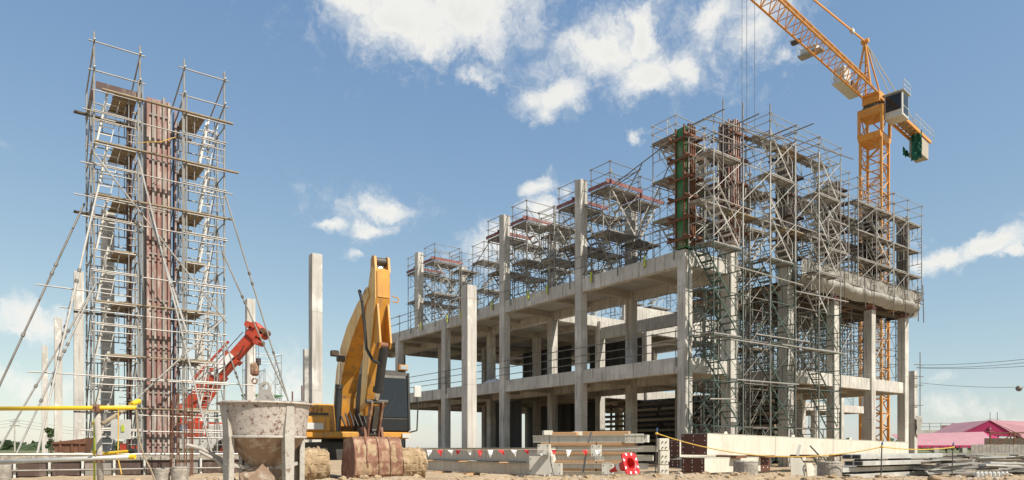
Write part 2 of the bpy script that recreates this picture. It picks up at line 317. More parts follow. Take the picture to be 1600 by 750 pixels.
# ------------------------------------------------------------------ unfinished building (local x = along right facade, y = along left facade)
Z1, Z2 = 4.37, 8.55
bld = thing('concrete_building', 'unfinished grey concrete frame building with two open storeys', 'building', CORN, TH)
TS = [0, 3.3, 6.96, 10.95, 14.58, 18.25]
colcache = {}
def column(t, u, z0, z1, wd=.42, name='column'):
    k = (round(z1-z0, 2), wd)
    if k not in colcache:
        m_ = MB(); m_.box((0, 0, k[0]/2), (wd, wd, k[0])); colcache[k] = m_.mesh('column', M['conc'], bevel=.015)
    return ob(name, colcache[k], bld, (t, u, z0))
for u in (0, 6, 12, 18, 24, 30):
    for t_ in TS:
        top = Z2-.3
        if u == 0 and t_ == 3.3: t_ = 2.84; top = 9.6
        elif u == 0 and t_ > 3.3: top = 9.1
        elif t_ == 0 and u in (6, 12): top = 13.1
        elif t_ == 3.3 and u in (6, 12): top = 12.6
        elif u == 6 and t_ > 6.9: top = Z1-.1
        elif t_ == 6.96 and u == 12: top = Z2-.3
        if u == 30 and t_ > 7: continue
        column(t_, u, -.1, top, .5 if (u == 0 and 2 < t_ < 8) else .42)
column(0, 21.3, Z2-.1, 13.25); column(3.3, 21.3, Z2-.1, 12.9, .4)
for u in (12, 18):
    for t_ in (22.2, 26.2, 30.2, 34.2, 38.2): column(t_, u, -.1, Z1+ (1.2 if u == 12 else -.2), .4)
def slab(t0, t1, u0, u1, z, edges=(), inner=True):
    m_ = MB(); m_.bb((t0+.12, u0+.12, z-.18), (t1-.12, u1-.12, z-.004)); m_.build('floor_slab', M['slab'], bld)
    for e in 'lrfb':
        q = MB(); dp = .62 if e in edges else .56
        zt = z if e in edges else z-.015
        if e == 'l': q.bb((t0, u0, z-dp), (t0+.3, u1, zt))
        if e == 'r': q.bb((t1-.3, u0, z-dp), (t1, u1, zt))
        if e == 'f': q.bb((t0+.303, u0+.003, z-dp+.02), (t1-.303, u0+.303, zt-.003))
        if e == 'b': q.bb((t0+.303, u1-.303, z-dp+.02), (t1-.303, u1-.003, zt-.003))
        q.build('edge_beam', M['conc'], bld, bevel=.012)
    if inner:
        u = math.ceil((u0+1)/3)*3
        while u < u1-.6:
            q = MB(); d = .5 if u % 6 == 0 else .4
            q.bb((t0+.306, u-.13, z-d), (t1-.306, u+.13, z-.1)); q.build('cross_beam', M['soffit'], bld); u += 3
        for tt in TS:
            if t0+.6 < tt < t1-.6:
                q = MB(); q.bb((tt-.15, u0+.306, z-.53), (tt+.15, u1-.306, z-.11)); q.build('long_beam', M['soffit'], bld)
for z in (Z1, Z2):
    slab(-.13, 3.5, -.1, 32, z, 'lfrb')
    slab(3.52, 18.5, 12.0, 30.2, z, 'frb')
slab(3.52, 6.85, 4.2, 11.98, Z1, 'f'); slab(6.87, 18.45, -.12, 6.15, Z1, 'lfrb')
slab(18.52, 39, 11.9, 18.2, Z1-.02, 'f')
q = MB(); q.bb((6.8, 4.5, 7.2), (7.1, 11.9, 7.85)); q.build('cross_beam', M['conc'], bld, bevel=.012)
q = MB(); q.bb((9.0, 12.03, 8.57), (18.4, 12.25, 9.55)); q.build('parapet_beam', M['conc'], bld, bevel=.012)
# black sheets: one dark wall, the rest added as interior shade; then guard rails
q = MB(); q.grid([[(3.9+.05*math.sin(i*1.7), 15.6+i*.2, z) for i in range(16)] for z in (0, 1.2, 2.4, 3.7)]); q.build('wall_and_shade_sheet', M['black'], bld)
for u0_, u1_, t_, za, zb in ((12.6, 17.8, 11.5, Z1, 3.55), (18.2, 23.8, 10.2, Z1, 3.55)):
    q = MB(); q.grid([[(t_+.07*math.sin(i*1.9), u0_+(u1_-u0_)*i/20, za+zb*j/3) for i in range(21)] for j in range(4)]); q.build('wall_and_shade_sheet', M['black'], bld)  # added black sheets giving the first floor interior its shade
q = MB(); q.grid([[(19+i*.8, 17.6+.07*math.sin(i*1.9), 1.25*j) for i in range(25)] for j in range(4)]); q.build('wall_and_shade_sheet', M['black'], bld)  # added black backing in place of dark clutter under the far wing
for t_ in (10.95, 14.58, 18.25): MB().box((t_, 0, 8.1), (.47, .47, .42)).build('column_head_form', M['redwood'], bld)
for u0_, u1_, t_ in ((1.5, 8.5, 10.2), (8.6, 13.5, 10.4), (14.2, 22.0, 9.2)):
    q = MB(); n_ = 24; q.grid([[(t_+.07*math.sin(i*1.9), u0_+(u1_-u0_)*i/n_, z) for i in range(n_+1)] for z in (0, 1.2, 2.5, 3.75)]); q.build('wall_and_shade_sheet', M['black'], bld)  # added black sheets painting the deep shade of the ground floor
def rail(z, u0, u1, x, step, hs, mt, r=.02):
    q = MB(); n_ = int((u1-u0)/step)
    for i in range(n_+1): q.tube((x, u0+i*step, z-.35), (x+random.uniform(-.02, .02), u0+i*step, z+hs[-1]+.08), r, 5)
    for h in hs:
        for i in range(0, n_, 3): q.tube((x-.03, u0+i*step-.2, z+h+random.uniform(-.05, .05)), (x-.03, min(u1, u0+(i+3)*step+.3), z+h+random.uniform(-.05, .05)), r, 5)
    q.build('guard_rail', mt, bld)
rail(Z2, .4, 31.8, -.17, 1.55, (.5, 1.0), M['dsteel'], .022); rail(Z1, .3, 31, -.17, 5.8, (.3, .62, 1.0), M['dsteel'], .02)
clampm = MB().box((0, 0, 0), (.05, .07, .42)).mesh('clamp', M['lime'])
for u in (1.9, 5.1, 8.2, 9.7, 12.9, 16.0, 17.5, 20.7): ob('clamp', clampm, bld, (-.215, u, Z2-.08))

# ------------------------------------------------------------------ scaffold towers
cache = {}
def cm_(key, fn):
    if key not in cache: cache[key] = fn()
    return cache[key]
TR = .024
def frame_mesh(W, h, m):
    def f():
        q = MB(); q.tube((0, 0, 0), (0, 0, h), TR, 6); q.tube((0, W, 0), (0, W, h), TR, 6)
        q.tube((0, 0, h-.08), (0, W, h-.08), TR*.9, 5); q.tube((0, 0, h*.48), (0, W, h*.48), TR*.8, 5)
        q.tube((0, W*.3, h*.48), (0, W*.3, h-.08), TR*.7, 5); q.tube((0, W*.7, h*.48), (0, W*.7, h-.08), TR*.7, 5)
        for i in range(1, 4): q.tube((0, 0, h*.12*i), (0, W*.3, h*.12*i), TR*.6, 4)
        return q.mesh('frame', M[m])
    return cm_(('fr', W, h, m), f)
def brace_mesh(L_, h, m):
    def f():
        q = MB(); q.tube((0, 0, .12), (L_, 0, h-.12), TR*.5, 5); q.tube((0, .03, h-.12), (L_, .03, .12), TR*.5, 5); return q.mesh('cross_brace', M[m])
    return cm_(('br', L_, h, m), f)
def ledger_mesh(L_, m):
    return cm_(('le', L_, m), lambda: MB().tube((-.12, 0, 0), (L_+.12, 0, 0), TR*.85, 5).mesh('ledger', M[m]))
def deck_mesh(L_, W, m):
    def f():
        q = MB(); n_ = max(2, int(W/.3)); s_ = W/n_
        for i in range(n_): q.box((L_/2, s_*(i+.5), random.uniform(-.006, .006)), (L_+.12, s_-.03, .045))
        for x in (.05, L_/2, L_-.05): q.box((x, W/2, -.05), (.05, W, .05))
        return q.mesh('platform', M[m])
    return cm_(('de', L_, W, m), f)
def stair_mesh(L_, h, m, dr):
    def f():
        q = MB(); a, b_ = (.1, L_-.1) if dr > 0 else (L_-.1, .1)
        for y in (0, .5): q.bar((a, y, 0), (b_, y, h), .025, .06)
        n_ = 7
        for i in range(1, n_+1): x = a+(b_-a)*i/(n_+.5); q.box((x, .25, h*i/(n_+.5)), (.2, .5, .03))
        q.tube((a, -.03, .75), (b_, -.03, h+.75), .016, 5); q.tube((a, -.03, 0.05), (a, -.03, .75), .016, 5); q.tube((b_, -.03, h), (b_, -.03, h+.75), .016, 5)
        return q.mesh('stair', M[m])
    return cm_(('st', L_, h, m, dr), f)
def guard_mesh(L_, W, h, m):
    def f():
        q = MB()
        for x in (0, L_):
            for y in (0, W): q.tube((x, y, 0), (x, y, h+.05), TR*.85, 5)
        for z in (h*.5, h):
            for a, b_ in (((-.1, 0), (L_+.1, 0)), ((-.1, W), (L_+.1, W)), ((0, -.1), (0, W+.1)), ((L_, -.1), (L_, W+.1))): q.tube((*a, z), (*b_, z), TR*.7, 5)
        return q.mesh('guard_rail', M[m])
    return cm_(('gu', L_, W, h, m), f)
def toe_mesh(L_, W, m):
    def f():
        q = MB(); q.box((L_/2, -.03, .1), (L_+.5, .03, .17)); q.box((-.03, W/2, .1), (.03, W+.3, .17)); return q.mesh('toe_board', M[m])
    return cm_(('toe', L_, W, m), f)
def tower(label, t0, u0, z0, L_, W, n_, h, group, metal='steel', low=None, nlow=0, deck='mplank', stair='alu', every=1, toe=None, guard=1.0, dr=1, org=None, name='scaffold_tower', stairs=True, alt=False, skipdeck=(), light=False):
    o = thing(name, label, 'scaffold', G(t0, u0, z0, org or CORN), TH, group)
    for i in range(n_):
        m = low if (low and i < nlow) else metal; z = i*h
        ob('frame', frame_mesh(W, h, m), o, (0, 0, z)); ob('frame', frame_mesh(W, h, m), o, (L_, 0, z))
        if not light or i % 2 == 0 or stairs: ob('cross_brace', brace_mesh(L_, h, m), o, (0, 0, z))
        if not (light and not stairs): ob('cross_brace', brace_mesh(L_, h, m), o, (0, W-.03, z))
        for y in ((0,) if light else (0, W)): ob('ledger', ledger_mesh(L_, m), o, (0, y+.03, z+h-.14))
        if (i+1) % every == 0 or i == n_-1:
            if i not in skipdeck: ob('platform', deck_mesh(L_, min(W, .56 if light else W), deck), o, (0, (W-.58 if i % 2 else .02) if light else 0, z+h-.06))
        if stairs and L_ > 1.3:
            sm = (low if (low and i < nlow) else stair)
            ob('stair', stair_mesh(L_, h, sm, dr*(-1 if alt and i % 2 else 1)), o, (0, .1+ (.0 if i % 2 else .45), z))
    ob('guard_rail', guard_mesh(L_, W, guard, metal), o, (0, 0, n_*h))
    if toe: ob('toe_board', toe_mesh(L_, W, toe), o, (0, 0, n_*h))
    return o
gu = 'scaffold towers on the upper slab of the left wing'
for (uu, nm, tn) in ((6, 'tall column nearest the formed corner', 0), (12, 'second tall column from the formed corner', 1), (21.3, 'farthest tall column on the left wing', 2)):
    tower('red boarded scaffold just left of the '+nm, .12, uu+.5, Z2, 1.8, 1.2, 2, 1.87, gu, 'dsteel', toe='redwood', dr=-1, stair='dsteel')
    tower('red boarded scaffold just right of the '+nm, .12, uu-1.75, Z2, 1.8, 1.2, 2, 1.95, gu, 'dsteel', toe='redwood', dr=-1, stair='steel' if tn else 'alu')
    tower('narrow scaffold well right of the '+nm, 2.1, uu-1.7, Z2, 1.35, 1.2, 2, 1.85, gu, 'dsteel', toe='redwood' if tn == 0 else None, dr=1, stair='alu' if tn == 0 else 'dsteel')
    tower('scaffold tower behind the '+nm, 1.9, uu+.5, Z2, 1.5, 1.2, 2, 1.8, gu, 'steel', dr=1, stair='alu')
tower('low scaffold tower midway between the two nearer tall columns of the left wing', .5, 8.5, Z2, 1.8, 1.2, 2, 1.7, gu, 'steel', dr=-1, guard=.8)
tower('scaffold tower directly behind the top of the freestanding column before the left wing', 1.4, 16.0, Z2, 1.8, 1.2, 2, 1.7, gu, 'dsteel', dr=1, stair='steel')
tower('scaffold tower left of the green formwork on the building corner', .12, .55, Z2, 1.8, 1.2, 3, 1.6, gu, 'steel', dr=-1, guard=.7)
tower('scaffold tower behind the green formwork on the building corner', 1.95, .6, Z2, 1.4, 1.3, 3, 1.6, gu, 'dsteel', dr=1, guard=.7)
gr = 'scaffold towers standing before the right facade'
FT = [(-.25, 'first from the corner column', 7), (1.56, 'in front of the red formwork, second from the corner', 7), (3.37, 'third from the corner, between red and grey formwork', 8), (5.18, 'fourth from the corner, beside the grey formwork', 8), (6.99, 'rightmost of the row, beside the hanging tarpaulin', 8)]
for i, (t0, nm, n_) in enumerate(FT):
    tower('tall ground scaffold tower, '+nm, t0, -1.55, .05, 1.78, 1.15, n_, 1.7, gr, 'steel', 'dsteel' if i % 2 else 'green', 5 if i < 4 else 4, deck='plank' if i % 2 else 'mplank', stair='alu', dr=-1, guard=1.15 if n_ == 7 else .6, skipdeck=(0, 1, 2, 3, 4, 6) if i % 2 else (0, 1, 3), light=True, stairs=i % 2 == 0)
tower('tall scaffold tower in the open bay behind the row, nearer the red formwork', 3.35, .5, .05, 1.6, 1.2, 7, 1.75, gr, 'steel', 'dsteel', 4, deck='plank', dr=-1, skipdeck=(0, 1, 2, 4))
tower('tall scaffold tower in the open bay behind the row, nearer the grey formwork', 5.0, .5, .05, 1.6, 1.2, 7, 1.75, gr, 'steel', 'dsteel', 4, deck='plank', dr=1, skipdeck=(0, 1, 3))
tower('tall scaffold tower deep in the open bay between left and right wing', 3.9, 2.3, .05, 1.8, 1.2, 8, 1.6, gr, 'dsteel', 'dsteel', 4, deck='plank', dr=1, skipdeck=(0, 1, 2, 3))
gd = 'three lift scaffold bays on the upper deck of the right wing'
for i, (t0, L_, nm) in enumerate(((8.75, 1.8, 'left of the brown column formwork'), (11.4, 1.8, 'first bay right of the brown column formwork'), (13.2, 1.8, 'second bay right of the brown column formwork'), (14.95, 1.6, 'next to last bay before the crane mast'), (16.55, 1.6, 'last bay at the right end above the tarpaulin'))):
    tower('grey scaffold on the right deck, '+nm, t0, -1.0, Z2+.1, L_, .68, 3, 1.36, gd, 'steel', deck='mplank', dr=1 if i % 2 else -1, guard=1.0, light=True, stairs=i in (0, 2))
for i, (t0, nm) in enumerate(((8.7, 'leftmost'), (10.5, 'second from the left'), (12.3, 'third from the left'), (14.1, 'fourth from the left'), (15.9, 'rightmost'))):
    tower('rear row of scaffold on the right deck, '+nm+' bay', t0, .5, Z2+.1, 1.75, 1.1, 3, 1.36, gd, 'dsteel', deck='mplank', dr=1 if i % 2 else -1, guard=.9, stairs=i % 2 == 0, skipdeck=(0,))
tower('scaffold high in the open bay behind the grey formwork', 5.2, 2.0, .05, 1.7, 1.2, 7, 1.75, gr, 'steel', 'dsteel', 5, deck='mplank', dr=-1, skipdeck=(0, 1, 2, 3))
for i, t0 in enumerate((7.6, 10.2, 12.8, 15.6)):
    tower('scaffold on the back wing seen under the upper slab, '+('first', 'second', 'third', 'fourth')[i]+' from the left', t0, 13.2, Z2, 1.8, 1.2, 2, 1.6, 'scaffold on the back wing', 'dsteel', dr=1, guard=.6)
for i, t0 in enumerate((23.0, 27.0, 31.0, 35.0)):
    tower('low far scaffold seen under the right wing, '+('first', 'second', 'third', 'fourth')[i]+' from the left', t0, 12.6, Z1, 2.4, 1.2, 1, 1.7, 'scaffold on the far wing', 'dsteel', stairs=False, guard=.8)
# long loose ledgers at the top of the corner scaffold
lt = thing('tube_bracing', 'long overhanging tubes lashed across the top of the corner scaffold', 'scaffold tubes', G(0, 0, 0), TH)
for a, b_ in (((-.9, -1.6, 12.8), (4.4, -1.7, 13.4)), ((-.4, -.4, 12.7), (6.9, -.5, 13.9)), ((1.5, -2.3, 13.4), (1.6, 1.5, 13.4)), ((3.3, -2.6, 13.3), (3.4, 1.8, 13.3)), ((-.2, -2.0, 13.2), (-.1, 1.6, 13.2)), ((5.1, -2.4, 14.0), (5.1, 1.6, 14.0)), ((4.6, -1.6, 13.6), (9.6, -1.7, 13.9)),
              ((.3, -1.56, 11), (.3, -1.56, 13.9)), ((1.5, -1.58, 11), (1.5, -1.58, 14.1)), ((3.3, -1.58, 12), (3.3, -1.58, 14.6)), ((2.4, -.5, 11), (2.4, -.5, 14.0))):
    MB().tube(a, b_, TR, 6).build('tube', M['dsteel'], lt)
lt = thing('tube_bracing', 'raking tubes running from the corner scaffold down along the left wing', 'scaffold tubes', G(0, 0, 0), TH)
for a, b_ in (((.0, .9, 13.0), (.05, 8.5, 11.2)), ((.1, 2.4, 12.5), (.1, 5.4, 12.0)), ((-.05, 2.2, 12.6), (-.05, 5.8, 8.7)), ((.0, .7, 12.2), (0, 3.2, 8.7)), ((-.05, 13.4, 12.0), (-.05, 17.8, 9.0))):
    MB().tube(a, b_, TR, 6).build('tube', M['dsteel'], lt)
# horizontal runs of bright tube tied across the lower scaffold
lt = thing('tube_bracing', 'bright horizontal tubes tied across the green stair scaffold', 'scaffold tubes', G(0, 0, 0), TH)
for z, a, b_ in ((.95, .4, 9.4), (3.4, 1.0, 5.2), (4.9, .6, 4.4), (5.0, 4.0, 9.0), (5.25, 2.2, 6.0), (7.7, .7, 5.5), (7.3, 5.0, 9.2), (2.6, -.6, .9)):
    MB().tube((a, -1.66, z), (b_, -1.68, z+random.uniform(-.1, .1)), TR*1.1, 6).build('tube', M['steel'], lt)

# shoring under the right wing's upper deck
def shore_mesh(h):
    def f():
        q = MB()
        for y in (0, 1.1): q.tube((0, y, 0), (0, y, h), .026, 5)
        for z in (.3, .9, 1.5, 1.9, 2.5, 3.1, h-.1): q.tube((0, 0, z), (0, 1.1, z), .018, 4)
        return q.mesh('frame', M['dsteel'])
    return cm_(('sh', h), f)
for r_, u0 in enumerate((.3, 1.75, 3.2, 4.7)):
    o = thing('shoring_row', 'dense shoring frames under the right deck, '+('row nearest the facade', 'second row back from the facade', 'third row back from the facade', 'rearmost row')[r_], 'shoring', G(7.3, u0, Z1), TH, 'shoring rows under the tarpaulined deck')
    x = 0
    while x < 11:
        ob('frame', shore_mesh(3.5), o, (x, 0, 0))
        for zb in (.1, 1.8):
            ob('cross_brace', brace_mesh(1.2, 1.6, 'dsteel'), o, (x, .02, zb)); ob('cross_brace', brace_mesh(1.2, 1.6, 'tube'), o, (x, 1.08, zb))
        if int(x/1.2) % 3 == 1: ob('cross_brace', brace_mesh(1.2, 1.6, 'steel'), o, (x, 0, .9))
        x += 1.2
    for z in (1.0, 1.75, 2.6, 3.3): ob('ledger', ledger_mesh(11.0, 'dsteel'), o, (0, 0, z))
dk = thing('slab_formwork', 'timber slab formwork deck on the shoring of the right wing', 'formwork', G(6.9, -.1, Z1+3.5), TH)
MB().bb((0, -.2, .38), (11.6, 6.3, .46)).build('plywood_deck', M['dplank'], dk)
for i in range(24): MB().bb((i*.49+.05, -.22, .2), (i*.49+.15, 6.35, .376)).build('joist', M['wood'] if i % 5 == 0 else M['dplank'], dk)
for y in (.2, 1.5, 3.2, 5.0): MB().bb((-.2, y, .0), (11.8, y+.12, .196)).build('bearer', M['dplank'], dk)
# tarpaulin draped over the deck edge, lashed to tubes
def crease(x, v, k): return .05*(abs(math.sin(x*1.9+v*2.3+k))-.5)+.035*(abs(math.sin(x*3.7-v*3.1+k*2))-.5)+.05*noise.noise((x*1.3, v*2, k))
def tarp_up(i, j): x = -.4+11.7*i/130; v = j/8; return (x, -.72+.10*v-crease(x, v, 1)*.55, .98-.55*v-.05*abs(math.sin(x*1.5))*(1-v))
def tarp_low(i, j): x = -.4+11.5*i/130; v = j/10; return (x, -.66-.12*math.sin(v*math.pi)+.35*v*v-crease(x, v, 4)*.55, .44-.52*v+crease(x, v, 7)*.3-.10*abs(math.sin(x*.9+.4))*v)
tp = thing('tarpaulin', 'wrinkled grey tarpaulin draped along the right wing deck edge', 'tarpaulin', G(7.3, -.1, Z2-.35), TH)
q = MB(); q.grid([[tarp_up(i, j) for i in range(131)] for j in range(9)]); q.build('upright_sheet', M['tarp'], tp, smooth=False)
q = MB(); q.grid([[tarp_low(i, j) for i in range(131)] for j in range(11)]); q.build('hanging_sheet', M['tarp'], tp, smooth=False)
for y, z in ((-.75, 1.0), (-.69, .43)): MB().tube((-.6, y, z), (11.5, y, z-.03), .024, 6).build('edge_tube', M['dsteel'], tp)
q = MB(); q.grid([[(11.05+.35*math.sin(j*.4)+.1*noise.noise((i*.4, j*.5, 2)), -.6+i*.13, .9-j*.14+.1*noise.noise((i*.5, j*.4, 6))) for i in range(14)] for j in range(10)]); q.build('end_flap', M['tarp'], tp, smooth=True)
for x in (.3, 1.6, 3.1, 5.0, 5.9, 8.0, 9.2, 10.7, 11.3):
    d_ = random.uniform(-.25, .4); MB().tube((x-d_, -.72, -.6), (x+d_, -.86, 1.2+random.uniform(-.1, .2)), .024, 5).build('lashing_tube', M['dsteel'], tp)
for x in (10.8, 11.2): MB().tube((x-.3, -1.0, .3+x*.02), (x+.5, .9, .35), .024, 5).build('lashing_tube', M['dsteel'], tp)

# ------------------------------------------------------------------ column formwork
def formwork(label, t_, u_, z0, z1, wd, pm, rm, wm, clamps=6, pm2=None):
    o = thing('column_formwork', label, 'formwork', G(t_, u_, z0), TH, 'formwork boxes round the upper columns'); h = z1-z0
    for sx, sy in ((-1, 0), (1, 0), (0, -1), (0, 1)):
        q = MB(); 
        if sx: q.box((sx*wd/2, 0, h/2), (.03, wd, h))
        else: q.box((0, sy*wd/2, h/2), (wd-.04, .03, h))
        q.build('panel', M[pm2 if (pm2 and sx < 0) else pm], o)
        for k in ((-.4, .42) if (pm == 'formg' and sx < 0) else (-.36, -.12, .12, .36)):
            q = MB()
            if sx: q.box((sx*(wd/2+.055), k*wd, h/2+random.uniform(0, .1)), (.07, .05, h))
            else: q.box((k*wd, sy*(wd/2+.055), h/2+random.uniform(0, .1)), (.05, .07, h))
            q.build('rib', M[rm], o)
    for i in range(clamps):
        z = h*(i+.4)/clamps
        for s_ in (-1, 1):
            MB().box((s_*(wd/2+.13), 0, z), (.07, wd+.62, .09)).build('clamp', M[wm], o)
            MB().box((0, s_*(wd/2+.13), z+.095), (wd+.62, .07, .09)).build('clamp', M[wm], o)
    return o
formwork('green and rusty column formwork on the building corner', .05, .02, Z2+.02, 13.25, .5, 'formg', 'rust', 'rust', 6)
formwork('red brown column formwork, tallest one, behind the corner scaffold', 2.84, 0, 9.2, 14.2, .58, 'form', 'form', 'rust', 5, 'formk')
formwork('grey column formwork with dark top, among the tall scaffold', 6.96, 0, 8.9, 14.3, .58, 'formd', 'formd', 'formk', 6, 'formd')
formwork('dark brown clamped column formwork standing free right of the scaffold', 10.95, 0, 8.95, 13.6, .45, 'formk', 'formk', 'formk', 7)
formwork('dark column formwork in front of the crane mast', 14.58, 0, 8.95, 13.0, .42, 'formd', 'formk', 'formk', 6, 'formk')
formwork('narrow grey column formwork at the far right end of the deck', 18.25, 0, 8.95, 13.3, .38, 'formd', 'formd', 'formk', 0, 'formk')
# stacked formwork boards inside the ground floor
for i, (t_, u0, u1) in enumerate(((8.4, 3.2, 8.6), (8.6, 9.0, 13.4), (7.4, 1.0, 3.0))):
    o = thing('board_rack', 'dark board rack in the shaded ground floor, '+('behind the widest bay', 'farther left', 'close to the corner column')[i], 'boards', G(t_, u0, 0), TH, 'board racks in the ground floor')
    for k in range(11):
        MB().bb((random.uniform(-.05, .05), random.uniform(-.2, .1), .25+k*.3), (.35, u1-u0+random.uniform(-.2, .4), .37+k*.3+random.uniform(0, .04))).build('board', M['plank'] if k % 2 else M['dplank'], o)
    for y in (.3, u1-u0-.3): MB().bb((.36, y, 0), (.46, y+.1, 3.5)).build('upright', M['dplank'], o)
o = thing('tarp_bundle', 'white crumpled sheet lying on the first floor edge behind the guard rail', 'sheet', G(.5, 13.2, Z1), TH)
q = MB(); q.grid([[(.1*j, i*.14, .32*math.sin(math.pi*i/16)*math.sin(math.pi*j/8)+.1*noise.noise((i*.5, j*.6, 3))+.02) for i in range(17)] for j in range(9)]); q.build('sheet', M['flag'], o, smooth=True)

# ------------------------------------------------------------------ free standing precast columns
for px_, top, Y, wd, lab in ((733, 447, 25.0, .40, 'freestanding square concrete column standing right in front of the left wing'),
        (493, 398, 27.5, .42, 'tall lone concrete column left of the excavator boom'), (479, 546, 50, .42, 'short looking far concrete column peeking beside the tall lone column'),
        (391, 468, 36, .42, 'far concrete column behind the orange crane boom tip'), (168, 332, 25.6, .42, 'concrete column standing inside the view of the left scaffold tower'),
        (123, 425, 33, .40, 'concrete column just left of the left scaffold tower'), (91, 497, 41, .40, 'second concrete column left of the left scaffold tower'), (70, 540, 52, .38, 'leftmost and smallest distant concrete column'),
        (312, 520, 40, .42, 'pale far concrete column behind the right scaffold ladders')):
    p = P(px_, top, Y); q = MB(); q.box((0, 0, p.z/2-.1), (wd, wd, p.z+.2)); o = q.build('concrete_column', M['conc2'], None, bevel=.012, loc=(p.x, p.y, 0), rz=TH+random.uniform(-.05, .05)); tag(o, lab, 'column', 'freestanding precast columns')
# ------------------------------------------------------------------ tall twin scaffold round a column form, far left
LO = Vector((-13.0, 21.5, 0)); LZ = .45; LH = 1.65
def lt_ladder_frame(W, h):
    def f():
        q = MB(); q.tube((0, 0, 0), (0, 0, h), .028, 6); q.tube((W, 0, 0), (W, 0, h), .028, 6)
        for z in (h-.06, h*.42): q.tube((-.05, 0, z), (W+.05, 0, z), .022, 5)
        q.tube((W*.25, 0, h*.42), (W*.25, 0, h-.06), .016, 5); q.tube((W*.75, 0, h*.42), (W*.75, 0, h-.06), .016, 5)
        for i in range(1, 3): q.tube((W*.75, 0, h*.14*i), (W, 0, h*.14*i), .014, 4)
        return q.mesh('frame', M['tube'])
    return cm_(('ltf', W, h), f)
def lt_ladder(W, h, lean):
    def f():
        q = MB()
        for y in (0, .42): q.bar((0, y, 0), (lean, y, h), .025, .05)
        for i in range(1, 7): k = i/7; q.tube((lean*k, 0, h*k), (lean*k, .42, h*k), .014, 5)
        # rungs read as a ladder from the front too
        for s_ in (.0, .38): q.bar((s_, .45, 0), (s_+lean, .45, h), .03, .022)
        for i in range(1, 7): k = i/7; q.box((lean*k+.19, .45, h*k), (.38, .03, .03))
        return q.mesh('ladder', M['alu'])
    return cm_(('ltl', W, h, lean), f)
for side, (t0, lab) in enumerate(((0, 'left one of two tall grey scaffold towers beside the steel column form'), (2.58, 'right one of two tall grey scaffold towers, with zigzag ladders'))):
    W = 1.27; DP = 2.3
    o = thing('scaffold_tower', lab, 'scaffold', LO+D2*t0+Vector((0, 0, LZ)), TH, 'tall twin scaffold at the left')
    for i in range(7):
        z = i*LH
        for y in (0, .95, DP): ob('frame', lt_ladder_frame(W, LH), o, (0, y, z))
        for x in (0, W):
            q = cm_(('ltb', DP), lambda: MB().tube((0, 0, .1), (0, .95, LH-.1), .016, 5).tube((0, .95, LH-.1), (0, DP, .1), .016, 5).tube((0, 0, LH*.9), (0, DP, LH*.9), .02, 5).mesh('cross_brace', M['dsteel'])); ob('cross_brace', q, o, (x, 0, z))
        q = cm_(('ltp',), lambda: [m_ for m_ in [MB()]][0].box((.11, .7, 0), (.2, 1.4, .05)).box((.33, .7, .005), (.2, 1.4, .05)).box((.55, .7, -.004), (.2, 1.4, .05)).box((.3, .15, -.06), (.66, .07, .06)).box((.3, 1.25, -.06), (.66, .07, .06)).mesh('platform', M['plank']))
        ob('platform', q, o, (.55 if side == 0 else .03, .1, z+LH+.02))
        ob('ladder', lt_ladder(W, LH+.1, .32), o, (.08 if side == 0 else .5, .12, z))
        for zo in (.95,): ob('ledger', cm_(('ltg', W, zo), lambda: MB().tube((-.08, -.04, 0), (W+.09, -.04, random.uniform(-.03, .03)), .022, 5).mesh('ledger', M['tube'])), o, (0, 0, z+zo))
    top = 7*LH
    q = MB()
    for x in (0, W):
        for y, hh in ((0, 1.75), (DP, .9)): q.tube((x, y, top), (x, y, top+hh), .028, 6)
    for z in (.55, 1.45): q.tube((-.15, 0, top+z), (W+.15, 0, top+z), .024, 5)
    for x in (0, W):
        for z in (.5, 1.35): q.tube((x, -.2, top+z+.1), (x, DP+.2, top+z-.55), .024, 5)
    q.build('guard_rail', M['tube'], o)
    if side == 0:
        MB().box((W/2+.05, .0, top+.12), (W, .03, .22)).build('toe_board', M['formk'], o); MB().box((.02, 1.1, top+.12), (.03, 1.8, .2)).build('toe_board', M['redwood'], o)
    for x in (-.06, .06): MB().tube((x+ (W if side == 0 else 0), -.07, 0), (x+(W if side == 0 else 0), -.07, top+.6), .024, 5).build('standard', M['steel'], o)
tr = thing('scaffold_ties', 'horizontal planks and tubes tying the two tall left scaffold towers together', 'scaffold tubes', LO+Vector((0, 0, LZ)), TH)
for i in range(1, 8):
    z = i*LH
    if i != 4: MB().box((2.0+random.uniform(-.2, .3), -.13, z-.03), (random.uniform(3.2, 4.3), .12, .04)).build('plank', M['plank'], tr)
    if i % 2: MB().box((1.4, 1.9, z-.1), (3.6, .16, .05)).build('plank', M['dplank'], tr)
    MB().tube((-.1+random.uniform(-.5, .2), -.06, z-.75), (4.0+random.uniform(-.3, .2), -.06, z-.78), .022, 5).build('tube', M['tube'], tr)
for z, a, b_ in ((4.6, -.9, 3.4), (2.6, -1.7, 4.8), (1.4, 1.2, 4.6), (5.2, -1.5, 1.0), (8.1, -.55, 2)):
    MB().tube((a, -.16, z), (b_, -.16, z-.05), .02, 5).build('tube', M['tube'], tr)
def tube_thing(label, a, b_, r=.026, m='steel'):
    o = thing('raking_prop', label, 'prop', a if a.z < b_.z else b_, 0, 'long raking props of the left scaffold'); base = o.location.copy(); a2, b2 = a-base, b_-base
    MB().tube(a2, b2, r, 8).build('tube', M[m], o)
    for k in (.3, .34, .62): p = a2.lerp(b2, k); d = (b2-a2).normalized(); MB().tube(p-d*.05, p+d*.05, r*1.7, 8).build('coupler', M['dsteel'], o)
    return o
def LG(t_, u_, z): return G(t_, u_, z, LO)
